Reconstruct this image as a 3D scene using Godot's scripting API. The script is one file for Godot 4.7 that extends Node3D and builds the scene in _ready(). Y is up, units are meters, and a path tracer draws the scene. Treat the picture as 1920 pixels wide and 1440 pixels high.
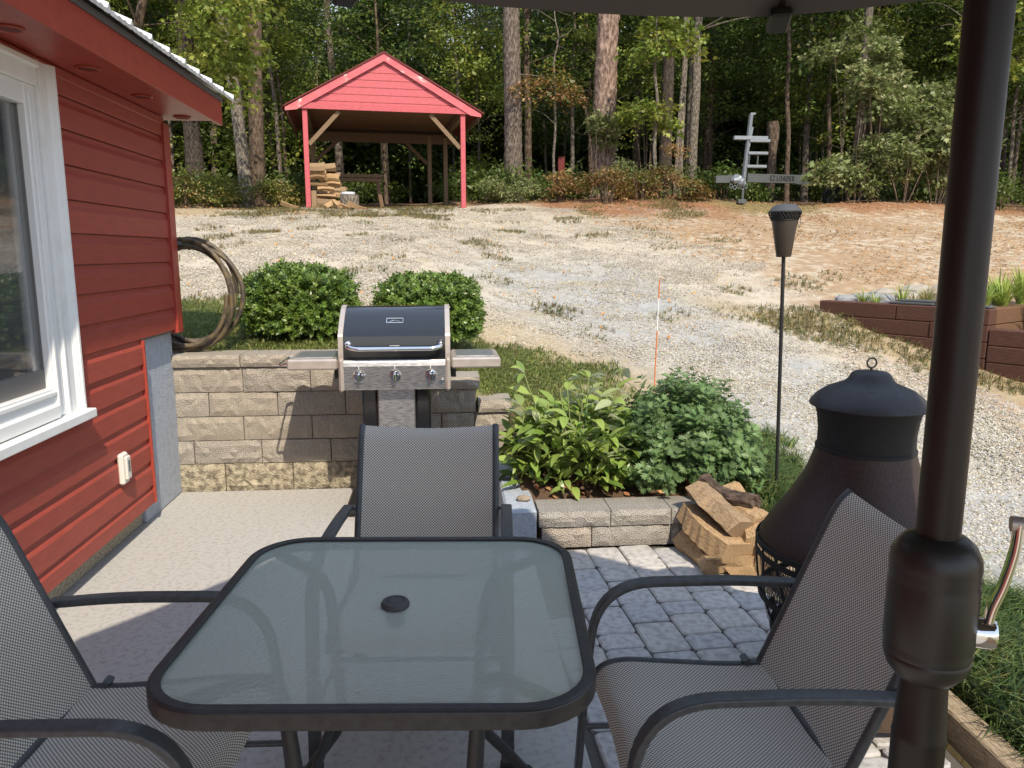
extends Node3D

# ---------------------------------------------------------------- mesh builder
class MB:
	var v := PackedVector3Array()
	var n := PackedVector3Array()
	var uv := PackedVector2Array()
	var c := PackedColorArray()
	var col := Color.WHITE
	var tf := Transform3D()
	func vert(p: Vector3, nn: Vector3, t: Vector2):
		v.append(tf * p); n.append((tf.basis * nn).normalized()); uv.append(t); c.append(col)
	func tri(a: Vector3, b: Vector3, d: Vector3, na: Vector3, nb: Vector3, nd: Vector3, ua := Vector2.ZERO, ub := Vector2.ZERO, ud := Vector2.ZERO):
		if (b - a).cross(d - a).dot(na + nb + nd) > 0.0:
			vert(a, na, ua); vert(d, nd, ud); vert(b, nb, ub)
		else:
			vert(a, na, ua); vert(b, nb, ub); vert(d, nd, ud)
	func ftri(a: Vector3, b: Vector3, d: Vector3, out: Vector3):
		var m := (b - a).cross(d - a).normalized()
		if m.dot(out) < 0.0: m = -m
		tri(a, b, d, m, m, m)
	func quad(a: Vector3, b: Vector3, d: Vector3, e: Vector3, out: Vector3, ua := Vector2(0, 0), ub := Vector2(1, 0), ud := Vector2(1, 1), ue := Vector2(0, 1)):
		var m := (d - a).cross(e - b).normalized()
		if m.dot(out) < 0.0: m = -m
		tri(a, b, d, m, m, m, ua, ub, ud)
		tri(a, d, e, m, m, m, ua, ud, ue)
	func squad(a: Vector3, b: Vector3, d: Vector3, e: Vector3, na: Vector3, nb: Vector3, nd: Vector3, ne: Vector3, ua := Vector2(0, 0), ub := Vector2(1, 0), ud := Vector2(1, 1), ue := Vector2(0, 1)):
		tri(a, b, d, na, nb, nd, ua, ub, ud)
		tri(a, d, e, na, nd, ne, ua, ud, ue)
	func box(ce: Vector3, s: Vector3, bev := 0.0, bs := Basis.IDENTITY):
		var h := s * 0.5
		var b := minf(bev, minf(h.x, minf(h.y, h.z)) * 0.9)
		for ax in 3:
			for sg in [-1.0, 1.0]:
				var a1 := (ax + 1) % 3
				var a2 := (ax + 2) % 3
				var q := []
				for k in [[-1, -1], [1, -1], [1, 1], [-1, 1]]:
					var p := Vector3.ZERO
					p[ax] = sg * h[ax]; p[a1] = k[0] * (h[a1] - b); p[a2] = k[1] * (h[a2] - b)
					q.append(ce + bs * p)
				var o := Vector3.ZERO
				o[ax] = sg
				quad(q[0], q[1], q[2], q[3], bs * o)
		if b <= 0.0: return
		for ax in 3:
			var a1 := (ax + 1) % 3
			var a2 := (ax + 2) % 3
			for s1 in [-1.0, 1.0]:
				for s2 in [-1.0, 1.0]:
					var q := []
					for k in [[-1, 0], [1, 0], [1, 1], [-1, 1]]:
						var p := Vector3.ZERO
						p[ax] = k[0] * (h[ax] - b)
						p[a1] = s1 * (h[a1] - (b if k[1] == 1 else 0.0))
						p[a2] = s2 * (h[a2] - (0.0 if k[1] == 1 else b))
						q.append(ce + bs * p)
					var o := Vector3.ZERO
					o[a1] = s1; o[a2] = s2
					quad(q[0], q[1], q[2], q[3], bs * o)
		for sx in [-1.0, 1.0]:
			for sy in [-1.0, 1.0]:
				for sz in [-1.0, 1.0]:
					var i := h - Vector3(b, b, b)
					ftri(ce + bs * Vector3(sx * h.x, sy * i.y, sz * i.z), ce + bs * Vector3(sx * i.x, sy * h.y, sz * i.z), ce + bs * Vector3(sx * i.x, sy * i.y, sz * h.z), bs * Vector3(sx, sy, sz))
	# bar between two points with a rectangular section
	func bar(a: Vector3, b: Vector3, w: float, t: float, bev := 0.0, side := Vector3.UP):
		var z := (b - a).normalized()
		var x := side.cross(z)
		if x.length() < 0.01: x = Vector3.RIGHT.cross(z)
		x = x.normalized()
		box((a + b) * 0.5, Vector3(w, t, (b - a).length()), bev, Basis(x, z.cross(x), z))
	# sweep a closed section along a path; binormal fixed or transported
	func sweep(pts: Array, prof: PackedVector2Array, sc: Array = [], bn := Vector3.ZERO, caps := true, loop := false, flat := false):
		var m := prof.size()
		var pn := PackedVector2Array()
		for i in m:
			var e := prof[(i + 1) % m] - prof[(i + m - 1) % m]
			pn.append(Vector2(e.y, -e.x).normalized())
		var area := 0.0
		for i in m: area += prof[i].cross(prof[(i + 1) % m])
		if area < 0.0:
			for i in m: pn[i] = -pn[i]
		var cnt := pts.size()
		var fr := []
		var x := Vector3.ZERO
		var run := 0.0
		for i in cnt:
			var p: Vector3 = pts[i]
			var pp: Vector3 = pts[(i + cnt - 1) % cnt] if loop or i > 0 else p
			var nx: Vector3 = pts[(i + 1) % cnt] if loop or i < cnt - 1 else p
			var t := (nx - pp).normalized()
			if bn != Vector3.ZERO: x = bn
			elif x == Vector3.ZERO: x = t.cross(Vector3.UP if absf(t.y) < 0.9 else Vector3.RIGHT)
			x = (x - t * x.dot(t)).normalized()
			if i > 0: run += p.distance_to(pts[i - 1])
			fr.append([p, x, t.cross(x), 1.0 if sc.is_empty() else float(sc[i]), run, t])
		var segs := cnt if loop else cnt - 1
		for i in segs:
			var f: Array = fr[i]
			var g: Array = fr[(i + 1) % cnt]
			for j in m:
				var k := (j + 1) % m
				var A: Vector3 = f[0] + (f[1] * prof[j].x + f[2] * prof[j].y) * f[3]
				var B: Vector3 = f[0] + (f[1] * prof[k].x + f[2] * prof[k].y) * f[3]
				var D: Vector3 = g[0] + (g[1] * prof[k].x + g[2] * prof[k].y) * g[3]
				var E: Vector3 = g[0] + (g[1] * prof[j].x + g[2] * prof[j].y) * g[3]
				var u0 := Vector2(float(j) / m, f[4])
				var u1 := Vector2(float(j + 1) / m, f[4])
				var u2 := Vector2(float(j + 1) / m, g[4])
				var u3 := Vector2(float(j) / m, g[4])
				if flat:
					quad(A, B, D, E, (A + B + D + E) * 0.25 - (f[0] + g[0]) * 0.5, u0, u1, u2, u3)
				else:
					squad(A, B, D, E, f[1] * pn[j].x + f[2] * pn[j].y, f[1] * pn[k].x + f[2] * pn[k].y, g[1] * pn[k].x + g[2] * pn[k].y, g[1] * pn[j].x + g[2] * pn[j].y, u0, u1, u2, u3)
		if caps and not loop:
			for e in [0, cnt - 1]:
				var f: Array = fr[e]
				var o: Vector3 = -f[5] if e == 0 else f[5]
				for j in m:
					var k := (j + 1) % m
					ftri(f[0], f[0] + (f[1] * prof[j].x + f[2] * prof[j].y) * f[3], f[0] + (f[1] * prof[k].x + f[2] * prof[k].y) * f[3], o)
	func tube(pts: Array, r: float, seg := 8, sc: Array = [], caps := true, loop := false):
		var pr := PackedVector2Array()
		for i in seg: pr.append(Vector2.from_angle(TAU * i / seg) * r)
		sweep(pts, pr, sc, Vector3.ZERO, caps, loop)
	func lathe(prof: Array, seg := 32, crease := 0.75):
		for i in prof.size() - 1:
			var a: Vector2 = prof[i]
			var b: Vector2 = prof[i + 1]
			if a.distance_to(b) < 0.00001: continue
			var d := (b - a).normalized()
			var d0 := d
			var d1 := d
			if i > 0:
				var e: Vector2 = (a - prof[i - 1]).normalized()
				if e.dot(d) > crease: d0 = (e + d).normalized()
			if i < prof.size() - 2:
				var e: Vector2 = (prof[i + 2] - b).normalized()
				if e.dot(d) > crease: d1 = (e + d).normalized()
			for k in seg:
				var t0 := TAU * k / seg
				var t1 := TAU * (k + 1) / seg
				var r0 := Vector3(cos(t0), 0, sin(t0))
				var r1 := Vector3(cos(t1), 0, sin(t1))
				var A := r0 * a.x + Vector3.UP * a.y
				var B := r1 * a.x + Vector3.UP * a.y
				var D := r1 * b.x + Vector3.UP * b.y
				var E := r0 * b.x + Vector3.UP * b.y
				var n0 := d0.y
				var m0 := -d0.x
				var n1 := d1.y
				var m1 := -d1.x
				var u0 := Vector2(float(k) / seg, a.y)
				var u1 := Vector2(float(k + 1) / seg, a.y)
				var u2 := Vector2(float(k + 1) / seg, b.y)
				var u3 := Vector2(float(k) / seg, b.y)
				if a.x > 0.00001: tri(A, B, D, r0 * n0 + Vector3.UP * m0, r1 * n0 + Vector3.UP * m0, r1 * n1 + Vector3.UP * m1, u0, u1, u2)
				if b.x > 0.00001: tri(A, D, E, r0 * n0 + Vector3.UP * m0, r1 * n1 + Vector3.UP * m1, r0 * n1 + Vector3.UP * m1, u0, u2, u3)
	# flat polygon (x, y) pushed along z from -d/2 to d/2
	func prism(poly: PackedVector2Array, d: float):
		var ids := Geometry2D.triangulate_polygon(poly)
		var ce := Vector2.ZERO
		for p in poly: ce += p / poly.size()
		for i in range(0, ids.size(), 3):
			for s in [-0.5, 0.5]:
				ftri(Vector3(poly[ids[i]].x, poly[ids[i]].y, s * d), Vector3(poly[ids[i + 1]].x, poly[ids[i + 1]].y, s * d), Vector3(poly[ids[i + 2]].x, poly[ids[i + 2]].y, s * d), Vector3(0, 0, s))
		var ccw := not Geometry2D.is_polygon_clockwise(poly)
		for i in poly.size():
			var a := poly[i]
			var b := poly[(i + 1) % poly.size()]
			var e := b - a
			var o := Vector3(e.y, -e.x, 0) if ccw else Vector3(-e.y, e.x, 0)
			if Geometry2D.is_point_in_polygon((a + b) * 0.5 + Vector2(o.x, o.y).normalized() * 0.0005, poly): o = -o
			quad(Vector3(a.x, a.y, -d / 2), Vector3(b.x, b.y, -d / 2), Vector3(b.x, b.y, d / 2), Vector3(a.x, a.y, d / 2), o)
	# uneven stone
	func lump(ce: Vector3, r: Vector3, rng: RandomNumberGenerator, rough := 0.25, la := 5, lo := 8):
		var ring := []
		for i in la + 1:
			var row := []
			for j in lo:
				var th := PI * i / la
				var ph := TAU * j / lo
				var k := 1.0 + rng.randf_range(-rough, rough)
				row.append(ce + Vector3(sin(th) * cos(ph), cos(th), sin(th) * sin(ph)) * r * k)
			if i == 0 or i == la:
				for j in lo: row[j] = row[0]
			ring.append(row)
		for i in la:
			for j in lo:
				var k := (j + 1) % lo
				var o: Vector3 = (ring[i][j] + ring[i + 1][k]) * 0.5 - ce
				if i > 0: ftri(ring[i][j], ring[i][k], ring[i + 1][k], o)
				if i < la - 1: ftri(ring[i][j], ring[i + 1][k], ring[i + 1][j], o)
	func mesh() -> ArrayMesh:
		var a := []
		a.resize(Mesh.ARRAY_MAX)
		a[Mesh.ARRAY_VERTEX] = v; a[Mesh.ARRAY_NORMAL] = n; a[Mesh.ARRAY_TEX_UV] = uv; a[Mesh.ARRAY_COLOR] = c
		var am := ArrayMesh.new()
		am.add_surface_from_arrays(Mesh.PRIMITIVE_TRIANGLES, a)
		return am

var M := {}
var rng := RandomNumberGenerator.new()
var taken := {}

func numbered(called: String) -> String:
	if not taken.has(called):
		taken[called] = 0
		return called
	taken[called] += 1
	return "%s_%03d" % [called, taken[called]]

func tag(o: Node3D, label := "", category := "", group := "", kind := ""):
	if label: o.set_meta("label", label)
	if category: o.set_meta("category", category)
	if group: o.set_meta("group", group)
	if kind: o.set_meta("kind", kind)

func thing(called: String, label: String, category: String, at := Vector3.ZERO, turn := 0.0, group := "") -> Node3D:
	var o := Node3D.new()
	o.name = numbered(called)
	add_child(o)
	o.position = at
	o.rotation.y = turn
	tag(o, label, category, group)
	return o

func part(called: String, me: Mesh, m: Material, parent: Node) -> MeshInstance3D:
	var o := MeshInstance3D.new()
	o.mesh = me
	o.material_override = m
	o.name = called if parent != self else numbered(called)
	parent.add_child(o, true)
	return o

func solo(called: String, me: Mesh, m: Material, label: String, category: String, group := "", at := Vector3.ZERO) -> MeshInstance3D:
	var o := part(called, me, m, self)
	o.position = at
	tag(o, label, category, group)
	return o

func struct(called: String, me: Mesh, m: Material) -> MeshInstance3D:
	var o := part(called, me, m, self)
	tag(o, "", "", "", "structure")
	return o

func copies(called: String, me: Mesh, m: Material, where: Array, tints: Array, parent: Node) -> MultiMeshInstance3D:
	var mm := MultiMesh.new()
	mm.transform_format = MultiMesh.TRANSFORM_3D
	mm.use_colors = true
	mm.mesh = me
	mm.instance_count = where.size()
	for i in where.size():
		mm.set_instance_transform(i, where[i])
		mm.set_instance_color(i, tints[i])
	var o := MultiMeshInstance3D.new()
	o.multimesh = mm
	o.material_override = m
	o.name = called if parent != self else numbered(called)
	parent.add_child(o, true)
	return o

func lin(r: float, g: float, b: float) -> Color:
	return Color(r, g, b).linear_to_srgb()

func mat(called: String, c: Color, rough := 0.8, metal := 0.0) -> StandardMaterial3D:
	var m := StandardMaterial3D.new()
	m.resource_name = called
	m.albedo_color = c
	m.roughness = rough
	m.metallic = metal
	M[called] = m
	return m

func noise(freq: float, oct := 4, type := FastNoiseLite.TYPE_SIMPLEX_SMOOTH, sd := 1) -> FastNoiseLite:
	var f := FastNoiseLite.new()
	f.noise_type = type
	f.frequency = freq
	f.fractal_octaves = oct
	f.seed = sd
	return f

func ntex(f: FastNoiseLite, stops: Array, size := 512) -> NoiseTexture2D:
	var t := NoiseTexture2D.new()
	t.width = size
	t.height = size
	t.seamless = true
	t.noise = f
	t.generate_mipmaps = false
	if stops.size():
		var g := Gradient.new()
		var off := PackedFloat32Array()
		var cs := PackedColorArray()
		for s in stops:
			off.append(s[0])
			cs.append(s[1] if s[1] is Color else Color(s[1], s[1], s[1]))
		g.offsets = off
		g.colors = cs
		t.color_ramp = g
	return t

func tri_tex(m: StandardMaterial3D, t: Texture2D, scale: Vector3, bump: Texture2D = null, cm := 0.0, world := true):
	m.albedo_texture = t
	m.uv1_triplanar = true
	m.uv1_world_triplanar = world
	m.uv1_scale = scale
	if bump:
		m.heightmap_enabled = true
		m.heightmap_texture = bump
		m.heightmap_scale = cm

func rr(w: float, h: float, r: float, k := 3) -> PackedVector2Array:
	var out := PackedVector2Array()
	for q in [[1, 1, 0.0], [-1, 1, PI / 2], [-1, -1, PI], [1, -1, PI * 1.5]]:
		for i in k + 1:
			out.append(Vector2(q[0] * (w / 2 - r), q[1] * (h / 2 - r)) + Vector2.from_angle(q[2] + PI / 2 * i / k) * r)
	return out

func rnd(a: float, b: float) -> float:
	return rng.randf_range(a, b)

# smooth path through points
func curve(pts: Array, per := 6) -> Array:
	var out := []
	for i in pts.size() - 1:
		var p0: Vector3 = pts[maxi(i - 1, 0)]
		var p1: Vector3 = pts[i]
		var p2: Vector3 = pts[i + 1]
		var p3: Vector3 = pts[mini(i + 2, pts.size() - 1)]
		for k in per:
			out.append(p1.cubic_interpolate(p2, p0, p3, float(k) / per))
	out.append(pts[-1])
	return out

# path with rounded corners
func fillet(pts: Array, r: float, k := 5) -> Array:
	var out := [pts[0]]
	for i in range(1, pts.size() - 1):
		var p: Vector3 = pts[i]
		var a: Vector3 = pts[i - 1] - p
		var b: Vector3 = pts[i + 1] - p
		var d := minf(r, minf(a.length(), b.length()) * 0.48)
		var s := p + a.normalized() * d
		var e := p + b.normalized() * d
		for j in k + 1:
			var t := float(j) / k
			out.append(s.lerp(p, t).lerp(p.lerp(e, t), t))
	out.append(pts[-1])
	return out

func step_value(tab: Array, x: float) -> float:
	if x <= tab[0][0]: return tab[0][1]
	for i in tab.size() - 1:
		if x <= tab[i + 1][0]:
			return lerpf(tab[i][1], tab[i + 1][1], (x - tab[i][0]) / (tab[i + 1][0] - tab[i][0]))
	return tab[-1][1]

const RIGHT_SIDE := [[0, 0.04], [3, 0.05], [4.1, 0.13], [5, 0.31], [5.7, 0.46], [7, 0.70], [8.8, 1.01], [13, 1.78], [17.4, 2.5], [21, 2.9], [30, 3.7], [60, 5.5], [120, 7.0]]
const LEFT_SIDE := [[0, 0.86], [5, 0.86], [6, 0.93], [8, 1.2], [12, 1.78], [17.4, 2.48], [21, 2.78], [30, 3.4], [60, 5.0], [120, 7.0]]
var bumps := noise(0.35, 3, FastNoiseLite.TYPE_SIMPLEX_SMOOTH, 9)

func ground_at(x: float, z: float) -> float:
	var f := -z
	var w := smoothstep(-0.9, 1.2, x)
	var h := lerpf(step_value(LEFT_SIDE, f), step_value(RIGHT_SIDE, f), w)
	if f < 5.2:
		if x < 0.40:
			return -0.12 if f < 5.12 else lerpf(-0.12, h, (f - 5.12) / 0.08)
		if x < 1.62:
			if f < 3.93: return -0.12
			var b := lerpf(0.17, lerpf(step_value(LEFT_SIDE, 5.2), step_value(RIGHT_SIDE, 5.2), w), clampf((f - 4.05) / 1.15, 0, 1))
			return lerpf(-0.12, b, clampf((f - 3.93) / 0.1, 0, 1))
	var d := clampf((f - 6.0) / 4.0, 0, 1)
	h += bumps.get_noise_2d(x, z) * 0.06 * d + bumps.get_noise_2d(x * 4.0, z * 4.0) * 0.012 * clampf(f - 5.5, 0, 1)
	h += 0.11 * exp(-(pow(x - 3.96, 2.0) + pow(z + 7.77, 2.0)) / 0.16) - 0.10 * smoothstep(3.6, 4.8, x) * smoothstep(-7.2, -6.2, z)
	# needle mound along the edge of the wood
	h += 0.3 * exp(-pow((x - 5.0) / 2.6, 2.0) - pow((z + 18.8) / 1.0, 2.0)) + 0.25 * exp(-pow((x - 10.2) / 2.0, 2.0) - pow((z + 17.2) / 1.0, 2.0))
	return h

# ---------------------------------------------------------------- materials
func make_materials():
	var fbm := noise(0.02, 5)
	var fine := noise(0.09, 4, FastNoiseLite.TYPE_SIMPLEX_SMOOTH, 3)
	var grit := noise(0.25, 3, FastNoiseLite.TYPE_SIMPLEX, 5)
	var cells := noise(0.06, 2, FastNoiseLite.TYPE_CELLULAR, 4)
	var t_soft := ntex(fbm, [[0.0, 0.72], [0.5, 0.9], [1.0, 1.0]])
	var t_paint := ntex(fbm, [[0.0, 0.88], [0.5, 0.96], [1.0, 1.0]])
	var t_blotch := ntex(fbm, [[0.0, Color(0.78, 0.76, 0.74)], [0.42, Color(0.92, 0.91, 0.9)], [0.62, Color(0.98, 0.97, 0.96)], [1.0, Color(1, 0.99, 0.97)]])
	var t_grit := ntex(grit, [[0.0, 0.45], [0.45, 0.82], [0.7, 1.0], [1.0, 1.0]])
	var t_stone := ntex(fine, [[0.0, Color(0.58, 0.56, 0.53)], [0.4, Color(0.87, 0.85, 0.82)], [0.6, Color(0.97, 0.96, 0.94)], [1.0, Color(1, 1, 1)]])
	var t_wood := ntex(noise(0.035, 5, FastNoiseLite.TYPE_SIMPLEX, 6), [[0.0, Color(0.42, 0.34, 0.27)], [0.4, Color(0.75, 0.68, 0.6)], [0.55, Color(0.95, 0.9, 0.84)], [0.7, Color(0.8, 0.72, 0.62)], [1.0, Color(1, 0.97, 0.92)]])
	var t_bark := ntex(noise(0.03, 5, FastNoiseLite.TYPE_CELLULAR, 8), [[0.0, Color(0.25, 0.22, 0.2)], [0.35, Color(0.6, 0.56, 0.53)], [0.7, Color(0.9, 0.87, 0.84)], [1.0, Color(1, 1, 1)]])
	var b_fine := ntex(fine, [])
	var b_grit := ntex(grit, [])
	var b_soft := ntex(fbm, [])
	var b_cells := ntex(cells, [])
	M.t_grit = t_grit
	M.b_grit = b_grit
	var m: StandardMaterial3D

	m = mat("block", lin(0.47, 0.43, 0.385), 0.95); tri_tex(m, t_stone, Vector3.ONE * 2.3, b_fine, 1.0)
	m = mat("block_grey", lin(0.42, 0.39, 0.355), 0.95); tri_tex(m, t_stone, Vector3.ONE * 2.0, b_fine, 1.0)
	m = mat("block_warm", lin(0.48, 0.435, 0.38), 0.95); tri_tex(m, t_stone, Vector3.ONE * 2.6, b_fine, 1.0)
	# lowest course: dark damp stains and pale lichen in blotches
	m = mat("block_stained", lin(0.45, 0.41, 0.35), 0.95)
	tri_tex(m, ntex(noise(0.022, 7, FastNoiseLite.TYPE_SIMPLEX, 12), [[0.0, Color(0.5, 0.48, 0.44)], [0.3, Color(0.7, 0.68, 0.63)], [0.5, Color(0.88, 0.86, 0.8)], [0.7, Color(0.96, 0.94, 0.88)], [1.0, Color(1.0, 1.0, 0.9)]]), Vector3.ONE * 1.4, b_fine, 1.0)
	m = mat("garden_block", lin(0.43, 0.41, 0.39), 0.95); tri_tex(m, t_stone, Vector3.ONE * 2.4, b_fine, 1.1)
	m = mat("garden_block_warm", lin(0.48, 0.43, 0.385), 0.95); tri_tex(m, t_stone, Vector3.ONE * 2.2, b_fine, 1.1)
	m = mat("concrete", lin(0.43, 0.425, 0.415), 0.93); tri_tex(m, ntex(noise(0.16, 4, FastNoiseLite.TYPE_SIMPLEX, 33), [[0.0, 0.9], [0.4, 0.97], [0.6, 0.99], [1.0, 1.0]]), Vector3.ONE * 1.6, b_grit, 0.05)
	m.detail_enabled = true
	m.detail_albedo = ntex(noise(0.03, 6, FastNoiseLite.TYPE_SIMPLEX, 31), [[0.0, Color(0.86, 0.83, 0.8)], [0.34, Color(0.96, 0.95, 0.94)], [0.5, Color(0.985, 0.98, 0.975)], [0.72, Color(1, 0.99, 0.97)], [1, Color(1, 0.96, 0.88)]])
	m.detail_blend_mode = BaseMaterial3D.BLEND_MODE_MUL
	m.uv2_triplanar = true
	m.uv2_world_triplanar = true
	m.uv2_scale = Vector3.ONE * 0.45
	m = mat("footing", lin(0.40, 0.37, 0.29), 0.95); tri_tex(m, t_stone, Vector3.ONE * 1.2, b_fine, 0.4)
	m = mat("painted_concrete", lin(0.39, 0.43, 0.49), 0.8); tri_tex(m, t_paint, Vector3.ONE * 1.6, b_fine, 0.45)
	for k in 5:
		var g: Array = [[0.47, 0.455, 0.44], [0.52, 0.50, 0.48], [0.44, 0.44, 0.445], [0.50, 0.475, 0.45], [0.48, 0.47, 0.465]][k]
		m = mat("paver_%d" % k, lin(g[0], g[1], g[2]), 0.93); tri_tex(m, t_blotch, Vector3.ONE * (1.7 + 0.2 * k), b_grit, 0.12)
		m.uv1_offset = Vector3(k * 0.31, 0, k * 0.17)
	m = mat("joint_sand", lin(0.16, 0.145, 0.125), 0.98); tri_tex(m, t_grit, Vector3.ONE * 3.0, b_grit, 0.2)
	m = mat("soil", lin(0.10, 0.06, 0.035), 0.98); tri_tex(m, t_grit, Vector3.ONE * 2.0, b_fine, 1.2)
	# house
	for k in 3:
		m = mat("red_siding_%d" % k, lin([0.345, 0.325, 0.36][k], [0.057, 0.052, 0.062][k], [0.038, 0.035, 0.041][k]), 0.55)
		tri_tex(m, t_paint, Vector3(1.5, 4.0, 0.5), b_grit, 0.015)
		m.uv1_offset = Vector3(0, 0.37 * k, 0.21 * k)
	m = mat("red_trim", lin(0.37, 0.055, 0.036), 0.4); tri_tex(m, t_paint, Vector3(2, 1.5, 1.0), b_grit, 0.015)
	m = mat("white_paint", lin(0.78, 0.79, 0.78), 0.4); tri_tex(m, ntex(fbm, [[0.0, Color(0.95, 0.945, 0.93)], [0.5, Color(0.99, 0.99, 0.985)], [1.0, Color(1, 1, 1)]]), Vector3.ONE * 0.8)
	m = mat("vinyl", lin(0.75, 0.76, 0.75), 0.3)
	m = mat("roof_metal", lin(0.72, 0.73, 0.74), 0.38, 0.35); tri_tex(m, t_soft, Vector3.ONE * 0.7)
	m = mat("dark_edge", lin(0.10, 0.10, 0.10), 0.5)
	m = mat("vent_shade", lin(0.12, 0.012, 0.009), 0.7)  # trim red darkened to paint the shade inside the soffit vents
	m = mat("room", lin(0.16, 0.15, 0.14), 0.9)
	m = mat("curtain", lin(0.35, 0.34, 0.33), 0.95)
	m = mat("grey_sash", lin(0.13, 0.13, 0.13), 0.7)
	m = mat("screen_grey", Color(0.10, 0.105, 0.105, 0.6), 0.8)
	m.transparency = BaseMaterial3D.TRANSPARENCY_ALPHA
	m = mat("window_glass", Color(0.8, 0.85, 0.85, 0.04), 0.02)
	m.transparency = BaseMaterial3D.TRANSPARENCY_ALPHA
	# furniture
	m = mat("chair_frame", lin(0.082, 0.086, 0.090), 0.42, 0.1); tri_tex(m, t_soft, Vector3.ONE * 3.0, b_grit, 0.012)
	m = mat("table_frame", lin(0.042, 0.041, 0.040), 0.45, 0.1); tri_tex(m, t_soft, Vector3.ONE * 3.0, b_grit, 0.012)
	m = mat("glass_top", lin(0.47, 0.52, 0.44), 0.05)
	m.albedo_color.a = 0.74
	m.transparency = BaseMaterial3D.TRANSPARENCY_ALPHA
	m.uv1_triplanar = true
	m.uv1_world_triplanar = true
	m.uv1_scale = Vector3(4.2, 4, 11.0)
	m.heightmap_enabled = true
	m.heightmap_texture = ntex(noise(0.03, 3, FastNoiseLite.TYPE_SIMPLEX_SMOOTH, 21), [])
	m.heightmap_scale = 0.14
	m = mat("plug", lin(0.055, 0.055, 0.058), 0.6)
	m = mat("bronze", lin(0.022, 0.017, 0.014), 0.45, 0.2); tri_tex(m, t_soft, Vector3(6, 0.6, 6))
	m = mat("bronze_plastic", lin(0.022, 0.020, 0.017), 0.4)
	m = mat("chrome", lin(0.82, 0.81, 0.80), 0.06, 1.0)
	m = mat("canopy", lin(0.105, 0.102, 0.10), 0.95)
	m = mat("black_plastic", lin(0.012, 0.012, 0.012), 0.5)
	# sling weave: small woven picks, light and dark yarn
	var w := Image.create(64, 64, false, Image.FORMAT_RGB8)
	for y in 64:
		for x in 64:
			var row := y / 8
			var px := (x + (8 if row % 2 else 0)) % 16
			var v := 0.54
			if px < 9 and y % 8 > 0 and y % 8 < 7: v = 0.80 + 0.08 * sin(px * 0.35)
			if px >= 10 and px <= 14 and y % 8 > 2 and y % 8 < 6: v = 0.18
			w.set_pixel(x, y, Color(v * 1.02, v * 0.985, v * 0.92))
	m = mat("sling", Color(1, 1, 1), 0.75)
	m.albedo_texture = ImageTexture.create_from_image(w)
	m.uv1_scale = Vector3(24, 24, 1)
	# chiminea, torch
	m = mat("fire_steel", lin(0.066, 0.048, 0.042), 0.5, 0.45); tri_tex(m, ntex(noise(0.05, 4, FastNoiseLite.TYPE_SIMPLEX, 17), [[0.0, Color(0.55, 0.5, 0.5)], [0.5, Color(0.9, 0.85, 0.85)], [1.0, Color(1, 0.9, 0.85)]]), Vector3(6, 1.6, 6), b_grit, 0.02)
	m = mat("fire_steel_lid", lin(0.052, 0.048, 0.052), 0.55, 0.3); tri_tex(m, t_soft, Vector3.ONE * 3.0, b_grit, 0.02)
	m = mat("soot", lin(0.012, 0.012, 0.012), 0.75); tri_tex(m, t_soft, Vector3.ONE * 3.0)
	m = mat("rust_tray", lin(0.19, 0.13, 0.10), 0.6, 0.3); tri_tex(m, t_stone, Vector3.ONE * 2.0)
	m = mat("torch_body", lin(0.055, 0.043, 0.034), 0.4, 0.3)
	m = mat("torch_cap", lin(0.065, 0.066, 0.070), 0.5, 0.2)
	# grill
	m = mat("enamel", lin(0.012, 0.012, 0.014), 0.12); m.clearcoat_enabled = true; m.clearcoat = 0.6; m.clearcoat_roughness = 0.08
	m = mat("stainless", lin(0.70, 0.69, 0.68), 0.40, 0.9); tri_tex(m, ntex(noise(0.05, 4, FastNoiseLite.TYPE_SIMPLEX, 23), [[0.0, 0.6], [0.5, 0.85], [1.0, 1.0]]), Vector3(0.6, 5, 5), b_grit, 0.006)
	m = mat("shelf_paint", lin(0.58, 0.51, 0.455), 0.32, 0.5); tri_tex(m, t_paint, Vector3.ONE * 1.0)
	m = mat("cast_trim", lin(0.50, 0.44, 0.39), 0.4, 0.5)
	# woods
	m = mat("plank_grey", lin(0.50, 0.46, 0.39), 0.9); tri_tex(m, t_wood, Vector3(9, 9, 0.8), b_fine, 0.15)
	m = mat("post_wood", lin(0.30, 0.24, 0.18), 0.9); tri_tex(m, t_wood, Vector3(8, 1.0, 8), b_fine, 0.1)
	m = mat("split_wood", lin(0.60, 0.47, 0.31), 0.92); tri_tex(m, t_wood, Vector3(7, 7, 0.9), b_fine, 0.3, false)
	m = mat("split_wood_old", lin(0.46, 0.38, 0.28), 0.95); tri_tex(m, t_wood, Vector3(8, 8, 1.0), b_fine, 0.35, false)
	m = mat("wood_end", lin(0.54, 0.37, 0.20), 0.92); tri_tex(m, t_wood, Vector3(3, 3, 3), b_fine, 0.15, false)
	m = mat("bark", lin(0.15, 0.11, 0.085), 0.97); tri_tex(m, t_bark, Vector3(3, 3, 1.2), b_cells, 0.6, false)
	m = mat("timber_red", lin(0.135, 0.062, 0.045), 0.85); tri_tex(m, t_wood, Vector3(6, 6, 0.6), b_fine, 0.3)
	m = mat("timber_worn", lin(0.22, 0.13, 0.075), 0.9); tri_tex(m, t_wood, Vector3(5, 5, 0.9), b_fine, 0.3)
	m = mat("shed_red", lin(0.50, 0.095, 0.115), 0.6)
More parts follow.
